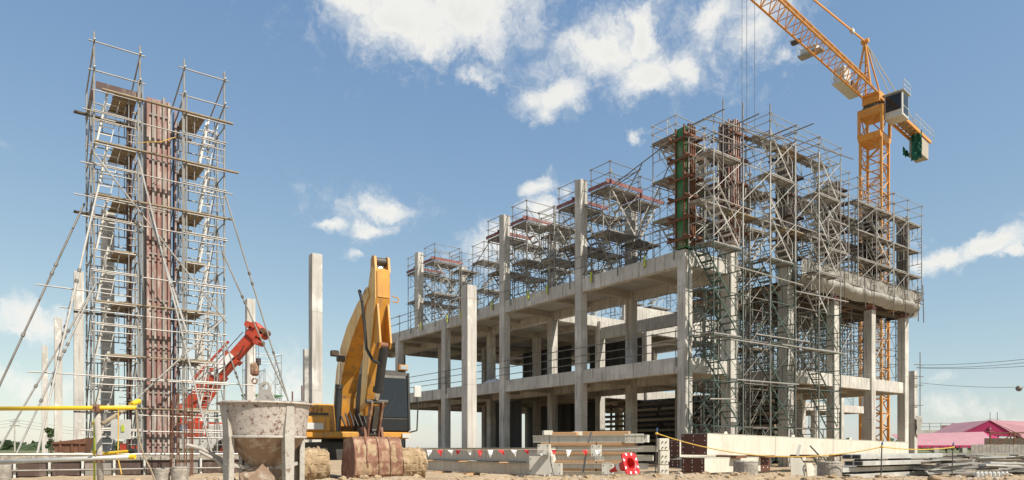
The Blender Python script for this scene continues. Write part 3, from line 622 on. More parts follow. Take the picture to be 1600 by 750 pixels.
tube_thing('dark raking prop leaning far out to the left edge from the tall scaffold', P(132, 318, 22.0), P(-30, 665, 19.5), .03, 'dsteel')
tube_thing('bright raking prop left of the scaffold, the one nearest to upright', P(152, 300, 21.4), P(52, 735, 19.5), .03, 'alu')
tube_thing('raking prop left of the scaffold ending beside the bright one', P(152, 440, 21.4), P(-8, 712, 19.6))
tube_thing('raking prop from the scaffold corner down to the lower left ground', P(142, 460, 21.3), P(12, 738, 19.3))
tube_thing('double raking prop left of the yellow pipe post', P(120, 430, 21.6), P(58, 712, 20.2), .03, 'alu')
tube_thing('prop crossing the front of the red form down towards the hopper', P(217, 250, 21.9), P(332, 712, 20.4), .03)
tube_thing('prop sleeve lying along the prop that crosses the red form', P(232, 330, 21.7), P(292, 520, 21.0), .036)
tube_thing('long diagonal brace falling to the right across both towers', P(146, 238, 21.3), P(355, 505, 23.3))
tube_thing('long diagonal brace rising to the right across both towers', P(168, 665, 21.3), P(352, 495, 23.3), .03)
tube_thing('right raking prop farther from the scaffold, passing the orange crane hook', P(352, 305, 23.5), P(470, 690, 25.5), .028)
tube_thing('right raking prop ending behind the concrete hopper, nearer the scaffold', P(347, 392, 23.4), P(448, 620, 25.0), .028)
tube_thing('short prop from the right tower base across the orange crane boom', P(352, 535, 23.5), P(405, 690, 24.4), .026)
# column form: ribbed steel panels
cf = thing('column_formwork', 'tall ribbed red and grey steel column form between the scaffold towers', 'formwork', LG(1.56, .75, .4), TH)
FH = 12.1
MB().box((.36, .0, FH/2), (.72, .04, FH)).build('panel', M['form'], cf)
MB().box((0, .4, FH/2), (.04, .76, FH-.2)).build('panel', M['formd'], cf); MB().box((.72, .4, FH/2), (.04, .76, FH)).build('panel', M['form'], cf); MB().box((.36, .78, FH/2), (.68, .04, FH)).build('panel', M['formd'], cf)
for k in range(5): MB().box((.04+k*.16, -.06, FH/2+random.uniform(-.1, .15)), (.07, .08, FH)).build('rib', M['form'] if k % 2 == 0 else M['formd'], cf)
for i in range(8): MB().box((.36, -.045, .7+i*1.55), (.70, .05, .06)).build('stiffener', M['formd'], cf)
MB().bb((.84, .0, 0), (.88, .2, FH-.25)).build('side_panel', M['formb'], cf); MB().bb((.883, .0, 0), (.93, .08, FH-.2)).build('edge_angle', M['form'], cf)
rp = thing('form_panel', 'narrow dark brown steel form panel standing inside the left scaffold tower', 'formwork', LG(1.02, .6, .4), TH)
MB().box((0, 0, 5.8), (.1, .16, 11.6)).build('panel', M['formk'], rp); MB().box((.08, -.05, 5.75), (.04, .08, 11.5)).build('edge_angle', M['form'], rp)
# loose rope loops on the right tower
q = MB(); q.path([P(214, 224, 21.9), P(230, 222, 22), P(250, 222, 22.2), P(275, 214, 22.6)], .012, 5); tag(q.build('tie_rope', M['rope']), 'yellow rope strung before the top of the red column form', 'rope')
# white board with green tag tied to the tower
o = thing('notice_board', 'pale grey sheet with a yellow green tag at the foot of the left tower', 'board', P(189, 686, 21.2), 0)
MB().box((0, 0, .3), (.6, .03, .6)).build('sheet', M['gwhite'], o); MB().box((.07, -.03, .33), (.09, .02, .2)).build('tag', M['lime'], o)
# foundation wall formwork below the towers
fw = thing('foundation_formwork', 'low concrete foundation wall with dark form panels below the left scaffold', 'foundation', LG(-5.2, -1.4, 0), TH)
MB().bb((0, 0, .42), (10.6, 4.4, .60)).build('concrete_top', M['pile'], fw)
for i in range(13):
    MB().bb((i*.8+.04, -.02, -.3), (i*.8+.75, .05, .415)).build('form_panel', M['formk' if i % 3 else 'formd'], fw)
    MB().bb((i*.8-.06, -.14, -.3), (i*.8+.0, -.03, .5)).build('stud', M['gwhite'], fw)
MB().tube((-.5, -.2, .63), (10.9, -.2, .60), .035, 8).build('waler_tube', M['steel'], fw); MB().tube((-.5, -.2, .18), (10.9, -.2, .16), .03, 8).build('waler_tube', M['dsteel'], fw)
for px_, Y, top, r, lab in ((253, 16.8, 733, .175, 'plain grey pile head before the left foundation'), (281, 16.8, 729, .19, 'pile head with a worn cap, left of the concrete hopper'), (5, 16.0, 727, .16, 'pile head at the left picture edge below the grey pipe'), (1165, 17.0, 720, .29, 'squat concrete cylinder before the cream steel beams, left one'), (1296, 16.8, 721, .28, 'squat concrete cylinder before the galvanised sections, right one')):
    p = P(px_, top, Y); q = MB(); h = p.z+.3; q.lathe([(r, 0), (r*1.01, h*.5), (r, h-.08), (r*.97, h-.05), (r*1.0, h-.03), (r*.94, h), (0.001, h+.005)], 22); tag(q.build('pile_head', M['pile'], None, smooth=False, loc=(p.x, p.y, -.3)), lab, 'concrete pile', 'concrete pile heads')
# rebar
def rebar(label, px_, Y, top, n_, wd, zb=-.2):
    p = P(px_, top, Y); o = thing('rebar_cage', label, 'rebar', (p.x, p.y, zb), .3, 'rusty reinforcement')
    for i in range(n_):
        a = 2*math.pi*i/n_; x, y = wd*math.cos(a), wd*math.sin(a)*.7
        MB().tube((x, y, 0), (x+random.uniform(-.02, .02), y, p.z-zb+random.uniform(-.35, .1)), .016, 5).build('bar', M['rust'], o)
    return o
c_ = rebar('rusty rebar cage standing right of the red column form', 284, 20.0, 602, 10, .3)
for i in range(9):
    q = MB(); z = .3+i*.28; q.path([(.3*math.cos(a*.785), .21*math.sin(a*.785), z) for a in range(9)], .009, 4); q.build('stirrup', M['rust'], c_)
rebar('three rusty rebar rods sticking up behind the concrete hopper', 462, 14.5, 592, 3, .13)

# foreground yellow pipe barrier
yb = thing('pipe_barrier', 'yellow scaffold pipe barrier with clamps in the left foreground', 'barrier', P(152, 770, 8.2), 0); base = yb.location.copy()
def B_(px_, py, Y): return P(px_, py, Y)-base
MB().tube(B_(-20, 638.5, 8.3), B_(212, 637, 8.15), .026, 12).build('yellow_pipe', M['ypipe'], yb, smooth=True)
MB().tube(B_(160, 662, 7.9), B_(214, 628, 8.6), .024, 12).build('angled_pipe', M['plank'], yb, smooth=True)
q = MB(); q.tube(B_(205, 632, 8.45), B_(217, 627, 8.62), .033, 14); q.build('pipe_end', M['ypipe'], yb); MB().tube(B_(216.9, 627, 8.6), B_(217.6, 627, 8.605), .022, 12).build('pipe_hole', M['black'], yb)
MB().tube(B_(152, 640, 8.2), B_(158, 770, 8.2), .036, 12).build('post', M['skipg'], yb, smooth=True)
MB().tube(B_(147.5, 655, 8.35), B_(147.5, 765, 8.35), .012, 8).build('side_post', M['lime'], yb)
MB().tube(B_(-20, 723, 8.25), B_(203, 714, 8.1), .027, 12).build('grey_pipe', M['galv'], yb, smooth=True)
MB().tube(B_(203, 714, 8.1), B_(211, 713.5, 8.1), .029, 12).build('pipe_sleeve', M['ypipe'], yb)
MB().tube(B_(160, 709, 8.6), B_(207, 705, 8.5), .022, 10).build('short_yellow_pipe', M['ypipe'], yb); MB().tube(B_(203, 705.3, 8.48), B_(212, 704.5, 8.46), .03, 12).build('pipe_end', M['black'], yb)
for (a, b_) in ((152.5, 637.5), (156, 716.5)):
    for dx in (-2.5, 2.5): MB().box(B_(a+dx, b_, 8.17), (.018, .11, .085)).build('clamp', M['brust'], yb)
for b_ in (662, 707): MB().box(B_(148, b_, 8.3), (.035, .05, .035)).build('yellow_clip', M['ypipe'], yb)
q = MB(); q.path([P(213, 640, 8.1), P(214, 660, 8.1), P(218, 690, 8.1), P(226, 715, 8.1), P(236, 735, 8.1), P(246, 760, 8.1)], .011, 6); tag(q.build('loose_rope', M['plank']), 'pale rope hanging from the end of the yellow pipe', 'rope')
q = MB(); q.path([P(185, 640, 8.1), P(185, 680, 8.12), P(184, 715, 8.1), P(190, 741, 8.1)], .007, 6); tag(q.build('hanging_cord', M['rope']), 'thin cord hanging straight from the middle of the yellow pipe', 'rope')
# rusty skip, left
sk = thing('rusty_skip', 'rusty brown steel skip behind the yellow pipe', 'skip', P(113, 707, 20.5), .25)
MB().prism([(-.35, 0), (.4, 0), (.48, .42), (-.42, .30)], lambda a, b_, c_: (a, c_, b_), -.3, .3).build('tub', M['rust'], sk); MB().box((.03, -.33, .28), (.86, .05, .05)).build('rim', M['rust'], sk)
for x in (-.2, .1, .3): MB().box((x, -.32, .18), (.05, .04, .34)).build('stiffener', M['rust'], sk)

# ------------------------------------------------------------------ concrete hopper (crane skip)
hp = P(415, 632, 10.6); H = thing('concrete_hopper', 'cement spattered round concrete hopper with lifting eye in the foreground', 'hopper', (hp.x, hp.y, 0), .2); zt = hp.z
RR = .66; q = MB(); q.lathe([(RR+.04, zt-.01), (RR+.045, zt+.012), (RR+.02, zt+.015), (RR, zt-.005), (RR*.99, zt-.03), (RR*.89, zt-.50)], 40); q.build('drum', M['skip'], H, smooth=True)
q = MB(); q.lathe([(RR*.87, zt+.0), (RR*.84, zt-.48)], 40); q.build('drum_lining', M['skipg'], H, smooth=True)
q = MB(); q.lathe([(RR*.89, zt-.50), (RR*.905, zt-.505), (RR*.9, zt-.53), (.14, zt-1.06)], 8, ph=R(22.5)); q.build('funnel', M['skipr'], H)
MB().lathe([(RR*.915, zt-.485), (RR*.925, zt-.495), (RR*.925, zt-.515), (RR*.88, zt-.52)], 40).build('seam_band', M['skipg'], H)
for i in range(4):
    a = R(45+90*i)-.2+.12; ca, sa = math.cos(a), math.sin(a); tx, ty = -sa, ca
    q = MB(); Mx = Matrix(((ca, tx, 0), (sa, ty, 0), (0, 0, 1)))
    p0 = Vector((ca*(RR+.0), sa*(RR+.0), zt-.03)); p1 = Vector((ca*(RR*.93+.03), sa*(RR*.93+.03), zt-.5)); p2 = Vector((ca*(RR*.95+.02), sa*(RR*.95+.02), -.15))
    for a_, b_, w0, w1 in ((p0, p1, .05, .075), (p1, p2, .075, .055)):
        T = Vector((tx, ty, 0)); Rr = Vector((ca, sa, 0))*.045
        q.plate([a_-T*w0, a_+T*w0, b_+T*w1, b_-T*w1], .02); q.plate([a_-T*w0, a_-T*w0-Rr*2, b_-T*w1-Rr*2, b_-T*w1], .015); q.plate([a_+T*w0, a_+T*w0-Rr*2, b_+T*w1-Rr*2, b_+T*w1], .015)
    q.build('leg', M['skipg'], H)
    if i < 4: MB().bar(p1.lerp(p2, .35)*1.0, Vector((ca*.18, sa*.18, zt-1.0)), .05, .05).build('gusset', M['skipg'], H)
MB().bar((-RR*.95, 0, zt+.03), (RR*.95, 0, zt+.03), .12, .05).build('cross_beam', M['skipg'], H)
q = MB(); prof = [(-.17, 0), (-.13, .06), (-.09, .16), (-.085, .22), (-.06, .28), (0, .305), (.06, .28), (.085, .22), (.09, .16), (.13, .06), (.17, 0)]
n_ = len(prof); hole = [(.045*math.cos(a), .215+.045*math.sin(a)) for a in [math.pi*1.5-2*math.pi*i/n_ for i in range(n_)]]
k0 = len(q.v)
for y in (-.025, .025):
    for a, b_ in prof: q.v.append(Vector((a, y, b_)))
    for a, b_ in hole: q.v.append(Vector((a, y, b_)))
for i in range(n_):
    j = (i+1) % n_
    q.f += [[i, j, n_+j, n_+i], [2*n_+i, 3*n_+i, 3*n_+j, 2*n_+j], [i, 2*n_+i, 2*n_+j, j], [n_+i, n_+j, 3*n_+j, 3*n_+i]]
q.build('lifting_eye', M['skipg'], H, loc=(.0, 0, zt+.05), rz=-.25)
q = MB()
for s_ in (-1, 1): q.plate([(0, -.2, zt-.88), (s_*.34, -.26, zt-1.05), (s_*.26, -.2, zt-1.38), (s_*.04, -.3, zt-1.2)], .02)
q.plate([(0, -.32, zt-.9), (.2, -.34, zt-1.12), (0, -.36, zt-1.4), (-.2, -.34, zt-1.12)], .02)
q.build('discharge_gate', M['skipr'], H)
q = MB(); q.path([(-.45, .05, zt-1.3), (-.58, .0, zt-1.0), (-.72, -.05, zt-.78), (-.9, -.1, zt-.68), (-1.1, -.12, zt-.62)], .03, 8); q.path([(-.3, -.1, zt-1.35), (-.5, -.1, zt-1.05), (-.68, -.12, zt-.85), (-.92, -.15, zt-.72)], .025, 8); q.path([(-.42, 0, zt-1.38), (-.5, 0, zt-.95), (-.7, .1, zt-.8)], .02, 8); q.build('gate_lever', M['skipg'], H)

# ------------------------------------------------------------------ excavator
PH = R(30); hx, hy = math.sin(PH), -math.cos(PH)
EX = thing('excavator', 'yellow crawler excavator with folded arm and muddy bucket facing the viewer', 'excavator', (-4.4, 18.2, 0), PH)   # local -y = forward, +x = picture right
def E(f, l, z): return (l, -f, z if z < 1.5 else 1.5+(z-1.5)*.80)
TC = .38
# tracks
for s_ in (-1, 1):
    tr_ = MB().box((s_*1.22, 0, .38), (.44, 2.7, .4)).build('track_frame', M['dark'], EX)
    def prof_track(r, L_):
        pts = []
        for i in range(9): a = -math.pi/2+math.pi*i/8; pts.append((L_+r*math.cos(a), TC+r*math.sin(a)))
        for i in range(9): a = math.pi/2+math.pi*i/8; pts.append((-L_+r*math.cos(a), TC+r*math.sin(a)))
        return pts
    MB().prism(prof_track(.33, 1.5), lambda a, b_, c_: (s_*1.22+c_, -a, b_), -.26, .26).build('track_belt', M['mud'], EX)
    # shoes, each its own plate, caked with mud
    pr = prof_track(.37, 1.5); per = []
    L_ = 1.5; r = .37
    for i in range(44):
        d = i/44*(4*L_+2*math.pi*r)
        if d < 2*L_: p, n_ = (-L_+d, TC-r), (0, -1)
        elif d < 2*L_+math.pi*r: a = -math.pi/2+(d-2*L_)/r; p, n_ = (L_+r*math.cos(a), TC+r*math.sin(a)), (math.cos(a), math.sin(a))
        elif d < 4*L_+math.pi*r: p, n_ = (L_-(d-2*L_-math.pi*r), TC+r), (0, 1)
        else: a = math.pi/2+(d-4*L_-math.pi*r)/r; p, n_ = (-L_+r*math.cos(a), TC+r*math.sin(a)), (math.cos(a), math.sin(a))
        Nn = Vector((0, -n_[0], n_[1])); X = Vector((1, 0, 0)); Tt = X.cross(Nn)
        Mx = Matrix((X, Tt, Nn)).transposed(); q = MB(); q.box((0, 0, 0), (.62, .19, .035), Mx); q.box(Nn*.03-Tt*.05, (.6, .025, .04), Mx)
        q.build('track_shoe', M['mud'], tr_, loc=(s_*1.22, -p[0], p[1]))
    q = MB(); n_ = 26; rows = []
    for i in range(15):
        a = -1.1+2.6*i/14
        rows.append([(s_*1.22-.31+.62*j/n_, -(1.5+(.42+.07*noise.noise((j*.3, i*.45, s_*3))+.05*noise.noise((j*.9, i*1.1, s_*5)))*math.cos(a)), TC+(.42+.07*noise.noise((j*.3, i*.45, s_*3))+.05*noise.noise((j*.9, i*1.1, s_*5)))*math.sin(a)) for j in range(n_+1)])
    q.grid(rows); q.build('caked_mud', M['mud'], EX, smooth=True)
MB().bb((-.9, -1.0, .5), (.9, 1.0, .95)).build('undercarriage', M['dark'], EX); MB().lathe([(.6, .93), (.6, 1.06), (.5, 1.06)], 24).build('slew_ring', M['dark'], EX)
# upper structure
MB().bb((-1.32, -1.25, 1.04), (1.32, 1.9, 1.2)).build('deck', M['yel'], EX, bevel=.03)
eb = MB().prism([(-1.34, 1.2), (-1.34, 1.75), (-1.26, 1.85), (-.52, 1.85), (-.52, 1.2)], lambda a, b_, c_: (a, c_, b_), -1.05, 1.5).build('engine_housing', M['yel'], EX, bevel=.03)
MB().bb((-1.4, -1.25, 1.2), (-.72, -1.052, 1.56)).build('tool_box', M['yel'], EX, bevel=.03); MB().bb((-1.36, -1.30, 1.24), (-.9, -1.252, 1.4)).build('lamp_panel', M['gwhite'], EX, bevel=.01)
MB().bb((-1.25, -1.06, 1.6), (-.72, -1.052, 1.66)).build('grille', M['dark'], EX); MB().bb((-1.0, 1.52, 1.1), (1.3, 2.3, 2.05)).build('counterweight', M['yel'], EX, bevel=.12)
MB().bb((-.5, .5, 1.2), (1.3, 1.5, 1.9)).build('engine_cover', M['yel'], EX, bevel=.05)
# lettering on the housing
def text_mesh(name, body, size, mt, parent, loc, rot, ext=.004):
    cu = bpy.data.curves.new(name, 'FONT'); cu.body = body; cu.size = size; cu.extrude = ext; cu.align_x = 'CENTER'; cu.align_y = 'CENTER'
    tmp = bpy.data.objects.new('tmp_text', cu); COL.objects.link(tmp); dg = bpy.context.evaluated_depsgraph_get(); me = bpy.data.meshes.new_from_object(tmp.evaluated_get(dg))
    bpy.data.objects.remove(tmp); me.materials.clear(); me.materials.append(mt); return ob(name, me, parent, loc, rot=rot)
text_mesh('number_lettering', '334', .2, M['brust'], eb, (-1.0, -1.06, 1.73), (R(90), 0, 0))
# cab
cab = MB().prism([(-1.28, 1.2), (-1.3, 1.55), (-1.22, 2.62), (-1.02, 2.8), (.5, 2.8), (.55, 1.2)], lambda a, b_, c_: (c_, a, b_), .38, 1.32).build('cab', M['dark'], EX, bevel=.04)
def cabx(a, z): return (a, z)
MB().plate([(.46, -1.315, 1.58), (1.24, -1.315, 1.58), (1.24, -1.245, 2.58), (.46, -1.245, 2.58)], -.015).build('windscreen', M['glass'], cab); MB().plate([(.46, -1.31, 1.25), (1.24, -1.31, 1.25), (1.24, -1.325, 1.53), (.46, -1.325, 1.53)], -.012).build('lower_window', M['glass'], cab)
MB().bb((.372, -1.1, 1.7), (.379, -.2, 2.6)).build('side_window', M['glass'], cab); MB().bb((1.321, -1.1, 1.7), (1.327, -.2, 2.6)).build('side_window', M['glass'], cab)
for x in (.42, 1.28): MB().bar((x, -1.335, 1.25), (x, -1.25, 2.72), .05, .04).build('window_post', M['black'], cab)
MB().bar((.6, -1.34, 1.6), (.9, -1.30, 2.1), .015, .015).build('wiper', M['black'], cab)
MB().bb((.3, -1.32, 1.06), (1.33, -1.26, 1.2)).build('cab_skirt', M['yel'], EX, bevel=.02); MB().bb((1.08, -1.37, 1.06), (1.3, -1.325, 1.17)).build('marker_lamp', M['gwhite'], EX)
lm = MB().bb((1.1, -1.1, 2.805), (1.34, -.95, 2.95)).build('roof_lamp', M['orange'], cab, bevel=.01); MB().bb((1.13, -1.115, 2.83), (1.31, -1.102, 2.93)).build('roof_lamp_lens', M['chrome'], cab)
q = MB(); q.path([(1.32, -1.2, 1.2), (1.5, -1.3, 1.25), (1.52, -1.32, 1.9), (1.46, -1.32, 2.3)], .018, 6); q.build('mirror_arm', M['black'], cab); MB().box((1.5, -1.33, 2.25), (.2, .06, .3)).build('mirror', M['gwhite'], cab, bevel=.02)
# boom: side profile in (forward, height)
BLAT = -.12
top_c = [(.05, 1.55), (.18, 2.4), (.38, 3.15), (.75, 3.8), (1.3, 4.35), (2.1, 4.85), (2.85, 5.15)]
bot_c = [(.5, 1.35), (.64, 2.2), (.86, 2.86), (1.2, 3.4), (1.66, 3.88), (2.3, 4.42), (2.95, 4.88)]
bw = .195
q = MB(); q.prism(top_c+bot_c[::-1], lambda a, b_, c_: E(a, c_, b_), BLAT-bw, BLAT+bw); bm_ = q.build('boom', M['yel'], EX, bevel=.012)
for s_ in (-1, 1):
    q = MB(); q.prism(top_c+bot_c[::-1], lambda a, b_, c_: E(a, c_, b_), BLAT+s_*(bw+.004), BLAT+s_*(bw+.016)); q.build('side_plate', M['yelp'], bm_)  # side brightness painted by the paler yellow
    # boom cylinders
    p0, p1 = Vector(E(.95, BLAT+s_*.36, 1.15)), Vector(E(1.25, BLAT+s_*.36, 3.35)); pm_ = p0.lerp(p1, .66)
    cy = MB().tube(p0, pm_, .085, 14).build('boom_cylinder', M['black'], EX, smooth=False); MB().tube(pm_, p1, .045, 12).build('rod', M['chrome'], cy)
    MB().tube(p1+Vector((-.1*s_, 0, 0)), p1+Vector((.08*s_, 0, 0)), .08, 12).build('pin', M['dark'], cy)
    MB().tube(pm_-(p1-p0).normalized()*.1, pm_, .1, 14).build('gland', M['dark'], cy)
pl = MB().box(E(.95, BLAT-.42, 3.55), (.2, .12, .15)).build('work_lamp', M['dark'], bm_, bevel=.02); MB().box(E(1.02, BLAT-.42, 3.55), (.16, .012, .11)).build('lens', M['chrome'], pl)
q = MB()
for l in (-.06, .06): q.path([E(.1, BLAT+l, 1.7), E(.2, BLAT+l, 2.5), E(.5, BLAT+l, 3.5), E(1.2, BLAT+l, 4.4), E(2.2, BLAT+l, 5.0)], .03, 6)
q.build('boom_hose', M['black'], EX)
# stick cylinder on top of the boom
cy = MB().tube(E(1.05, BLAT, 4.45), E(2.3, BLAT, 5.25), .08, 12).build('stick_cylinder', M['black'], EX); MB().tube(E(2.3, BLAT, 5.25), E(3.15, BLAT, 5.62), .045, 10).build('rod', M['chrome'], cy)
# stick
st_ = [(3.02, 5.72), (3.3, 5.55), (3.32, 4.75), (2.72, 2.4), (2.42, 1.55), (2.2, 1.6), (2.32, 2.4), (2.62, 4.4), (2.78, 5.05)]
q = MB(); q.prism(st_, lambda a, b_, c_: E(a, c_, b_), BLAT-.165, BLAT+.165); stk = q.build('stick', M['yel'], EX, bevel=.012)
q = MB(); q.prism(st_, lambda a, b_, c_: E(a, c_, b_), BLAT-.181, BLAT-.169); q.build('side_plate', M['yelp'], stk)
MB().plate([E(3.326, BLAT-.14, 4.78), E(3.326, BLAT+.14, 4.78), E(3.31, BLAT+.14, 5.5), E(3.31, BLAT-.14, 5.5)], .012).build('cover_plate', M['yel'], stk)
for s_ in (-1, 1):
    MB().prism([(2.98, 5.6), (3.3, 5.5), (3.24, 5.92), (3.12, 5.98), (3.0, 5.9)], lambda a, b_, c_: E(a, c_, b_), BLAT+s_*.155-.025, BLAT+s_*.155+.025).build('lug', M['yel'], stk)
    MB().prism([(3.06, 3.6), (3.42, 3.35), (3.5, 3.5), (3.32, 4.6), (3.28, 4.6)], lambda a, b_, c_: E(a, c_, b_), BLAT+s_*.12-.02, BLAT+s_*.12+.02).build('lug', M['yel'], stk)
MB().tube(E(3.12, BLAT-.14, 5.82), E(3.12, BLAT+.14, 5.82), .09, 14).build('pin', M['dark'], stk)
MB().tube(E(3.38, BLAT-.15, 3.45), E(3.38, BLAT+.15, 3.45), .06, 12).build('pin', M['brust'], stk)
cy = MB().tube(E(3.38, BLAT, 3.4), E(3.0, BLAT, 2.25), .1, 14).build('bucket_cylinder', M['black'], EX); MB().tube(E(3.0, BLAT, 2.25), E(2.86, BLAT, 1.9), .055, 12).build('rod', M['chrome'], cy); MB().tube(E(3.02, BLAT, 2.32), E(2.98, BLAT, 2.2), .125, 14).build('gland', M['black'], cy)
q = MB(); q.path([E(2.5, BLAT-.26, 5.1), E(2.75, BLAT-.36, 5.05), E(2.95, BLAT-.36, 4.7), E(2.95, BLAT-.3, 4.0), E(3.0, BLAT-.28, 3.4), E(3.2, BLAT-.2, 3.05), E(3.35, BLAT-.1, 2.95)], .035, 8); q.build('stick_hose', M['black'], EX)
q = MB(); q.path([E(3.3, BLAT+.2, 4.7), E(3.32, BLAT+.34, 4.68), E(3.32, BLAT+.36, 4.8), E(3.32, BLAT+.2, 4.85)], .012, 6); q.build('hose_guide', M['yel'], EX)
# linkage and bucket
lk = MB().bar(E(2.9, BLAT-.13, 1.95), E(2.55, BLAT-.13, 1.02), .05, .16).build('bucket_linkage', M['brust'], EX, bevel=.01)
MB().bar(E(2.9, BLAT+.13, 1.95), E(2.55, BLAT+.13, 1.02), .05, .16).build('link_arm', M['brust'], lk, bevel=.01); MB().bar(E(2.88, BLAT, 1.8), E(2.68, BLAT, 1.25), .12, .1).build('push_link', M['dark'], lk)
for s_ in (-1, 1): MB().bar(E(2.35, BLAT+s_*.2, 1.75), E(2.9, BLAT+s_*.2, 1.92), .035, .12).build('tipping_link', M['yel'], lk); MB().prism([(2.25, .95), (2.75, .98), (2.66, 1.28), (2.35, 1.28)], lambda a, b_, c_: E(a, c_, b_), BLAT+s_*.2-.025, BLAT+s_*.2+.025).build('bucket_ear', M['brust'], lk)
for z, f_ in ((1.93, 2.9), (1.12, 2.58), (1.2, 2.36)): MB().tube(E(f_, BLAT-.25, z), E(f_, BLAT+.25, z), .055, 12).build('pin', M['dark'], lk)
bprof = [(2.3, 1.02), (2.68, 1.06), (2.84, 1.0), (2.94, .8), (3.0, .5), (2.98, .2), (2.8, .04), (2.4, .0), (1.95, .06)]
bk = MB().grid([[E(a, BLAT+.03+l, b_) for a, b_ in bprof] for l in (-.53, -.28, 0, .28, .53)]).build('bucket', M['brust'], EX); 
sm_ = bk.modifiers.new('thickness', 'SOLIDIFY'); sm_.thickness = .03
for s_ in (-.545, .545): MB().prism(bprof+[(1.9, .3), (2.1, 1.0)], lambda a, b_, c_: E(a, c_, b_), BLAT+.03+s_-.015, BLAT+.03+s_+.015).build('side_wall', M['brust'], bk)
for l in (-.28, 0, .28):
    q = MB()
    for (a, b_), (c_, d_) in zip(bprof[1:-1], bprof[2:]): q.bar(E(a+.02, BLAT+.03+l, b_), E(c_+.02, BLAT+.03+l, d_), .035, .02)
    q.build('wear_strip', M['brust'], bk)
for i in range(5): MB().prism([(1.95, .12), (1.95, -.02), (1.7, .05)], lambda a, b_, c_: E(a, c_, b_), BLAT-.52+i*.26, BLAT-.42+i*.26).build('tooth', M['brust'], bk)
q = MB(); rows = []
for i in range(14):
    k = 2.6+i*.33; i0 = min(int(k), len(bprof)-2); fr = min(1, k-i0); a = bprof[i0][0]*(1-fr)+bprof[i0+1][0]*fr; b_ = bprof[i0][1]*(1-fr)+bprof[i0+1][1]*fr
    rows.append([E(a+.01+.045*noise.noise((j*.28, i*.4, 11))-.012, BLAT+.03-.5+1.0*j/24, b_) for j in range(25)])
q.grid(rows); q.build('caked_mud', M['mud'], bk, smooth=True)
q = MB()
for i in range(6): x = -.4+i*.11; q.path([(x, -1.15, 1.15), (x+.03, -1.28, 1.35), (x-.02, -1.1, 1.6+.05*(i % 3))], .022, 6)
q.build('hydraulic_hose', M['black'], EX)
# ------------------------------------------------------------------ tower crane
CRX, CRY, CRZ = 32.5, 62.0, 31.6
jd = Vector((-.734, -.68, 0)).normalized(); JA = math.atan2(jd.y, jd.x)       # jib points along local +x
CR = thing('tower_crane', 'orange lattice tower crane with white cab towering behind the building', 'crane', (CRX, CRY, 0), JA)
def lattice_box(L_, wd, r, rd, n_):   # along z
    q = MB(); s_ = wd/2
    for x in (-s_, s_):
        for y in (-s_, s_): q.box((x, y, L_/2), (r*2, r*2, L_))
    st = L_/n_
    for i in range(n_):
        z0, z1 = i*st, (i+1)*st
        for a, b_ in (((-s_, -s_), (s_, -s_)), ((s_, -s_), (s_, s_)), ((s_, s_), (-s_, s_)), ((-s_, s_), (-s_, -s_))):
            if i % 2: a, b_ = b_, a
            q.tube((*a, z0), (*b_, z1), rd, 5); q.tube((*a, z1), (*b_, z1), rd*.9, 5)
    return q
SEC = 2.6; msec = lattice_box(SEC, 1.75, .1, .055, 2).mesh('mast_section', M['orange'])
z = 0
while z < CRZ-3.5: ob('mast_section', msec, CR, (0, 0, z)); z += SEC
MZ = z
lattice_box(31.0-MZ, 1.9, .11, .06, 1).build('slew_section', M['orange'], CR, loc=(0, 0, MZ))
MB().prism([(-1.45, 0), (1.45, 0), (1.2, -.45), (.6, -.6), (-.6, -.6), (-1.2, -.45)], lambda a, b_, c_: (a, c_, b_), -.95, .95).build('collar', M['orange'], CR, loc=(0, 0, 28.6)); MB().box((0, 0, 30.65), (2.1, 2.1, .7)).build('turntable_housing', M['orange'], CR, bevel=.1)
MB().lathe([(1.0, 30.95), (1.0, 31.3), (.7, 31.3)], 20).build('slew_ring', M['dark'], CR)
MB().box((0, 0, 31.9), (1.7, 1.5, 1.0)).build('tower_head', M['orange'], CR, bevel=.05)
def jib_sec(L_):
    q = MB(); w_, h = .65, 1.25
    q.tube((0, -w_, 0), (L_, -w_, 0), .075, 6); q.tube((0, w_, 0), (L_, w_, 0), .075, 6); q.tube((0, 0, h), (L_, 0, h), .085, 6)
    n_ = int(L_/1.25); st = L_/n_
    for i in range(n_):
        x0, x1, xm = i*st, (i+1)*st, (i+.5)*st
        for s_ in (-1, 1): q.tube((x0, s_*w_, 0), (xm, 0, h), .038, 4); q.tube((xm, 0, h), (x1, s_*w_, 0), .038, 4)
        q.tube((x0, -w_, 0), (x0, w_, 0), .034, 4); q.tube((x0, -w_, 0), (x1, w_, 0), .03, 4)
    return q
js = jib_sec(5.0).mesh('jib_section', M['orange'])
for i in range(8): ob('jib_section', js, CR, (.9+i*5, 0, 32.1))
q = MB()
for s_ in (-.6, .6): q.bar((-1, s_, 32.1), (-13.6, s_, 32.1), .14, .3)
for i in range(12): q.tube((-1.2-i, -.6, 32.1), (-2.2-i, .6, 32.1), .04, 4); q.tube((-1.2-i, -.6, 32.1), (-1.2-i, .6, 32.1), .04, 4)
q.build('counter_jib', M['orange'], CR); MB().box((-6.5, 0, 32.3), (9, .9, .04)).build('walkway', M['mplank'], CR)
for i in range(4): MB().box((-11.2-i*.52, 0, 31.2), (.48, 1.15, 2.1)).build('counterweight', M['hotcw'], CR, bevel=.03)
q = MB(); q.grid([[(-10.4-i*.2, -1.0-.25*noise.noise((i*.5, j*.5, 1)), 31.2-j*.2+.3*noise.noise((i*.6, j*.5, 5))) for i in range(16)] for j in range(int(4))]); q.grid([[(-10.35+.3*noise.noise((i*.5, j*.5, 9)), -.2+i*.12, 32.3-j*.25+.2*noise.noise((i*.7, j*.4, 2))) for i in range(9)] for j in range(12)]); q.build('safety_net', M['net'], CR)
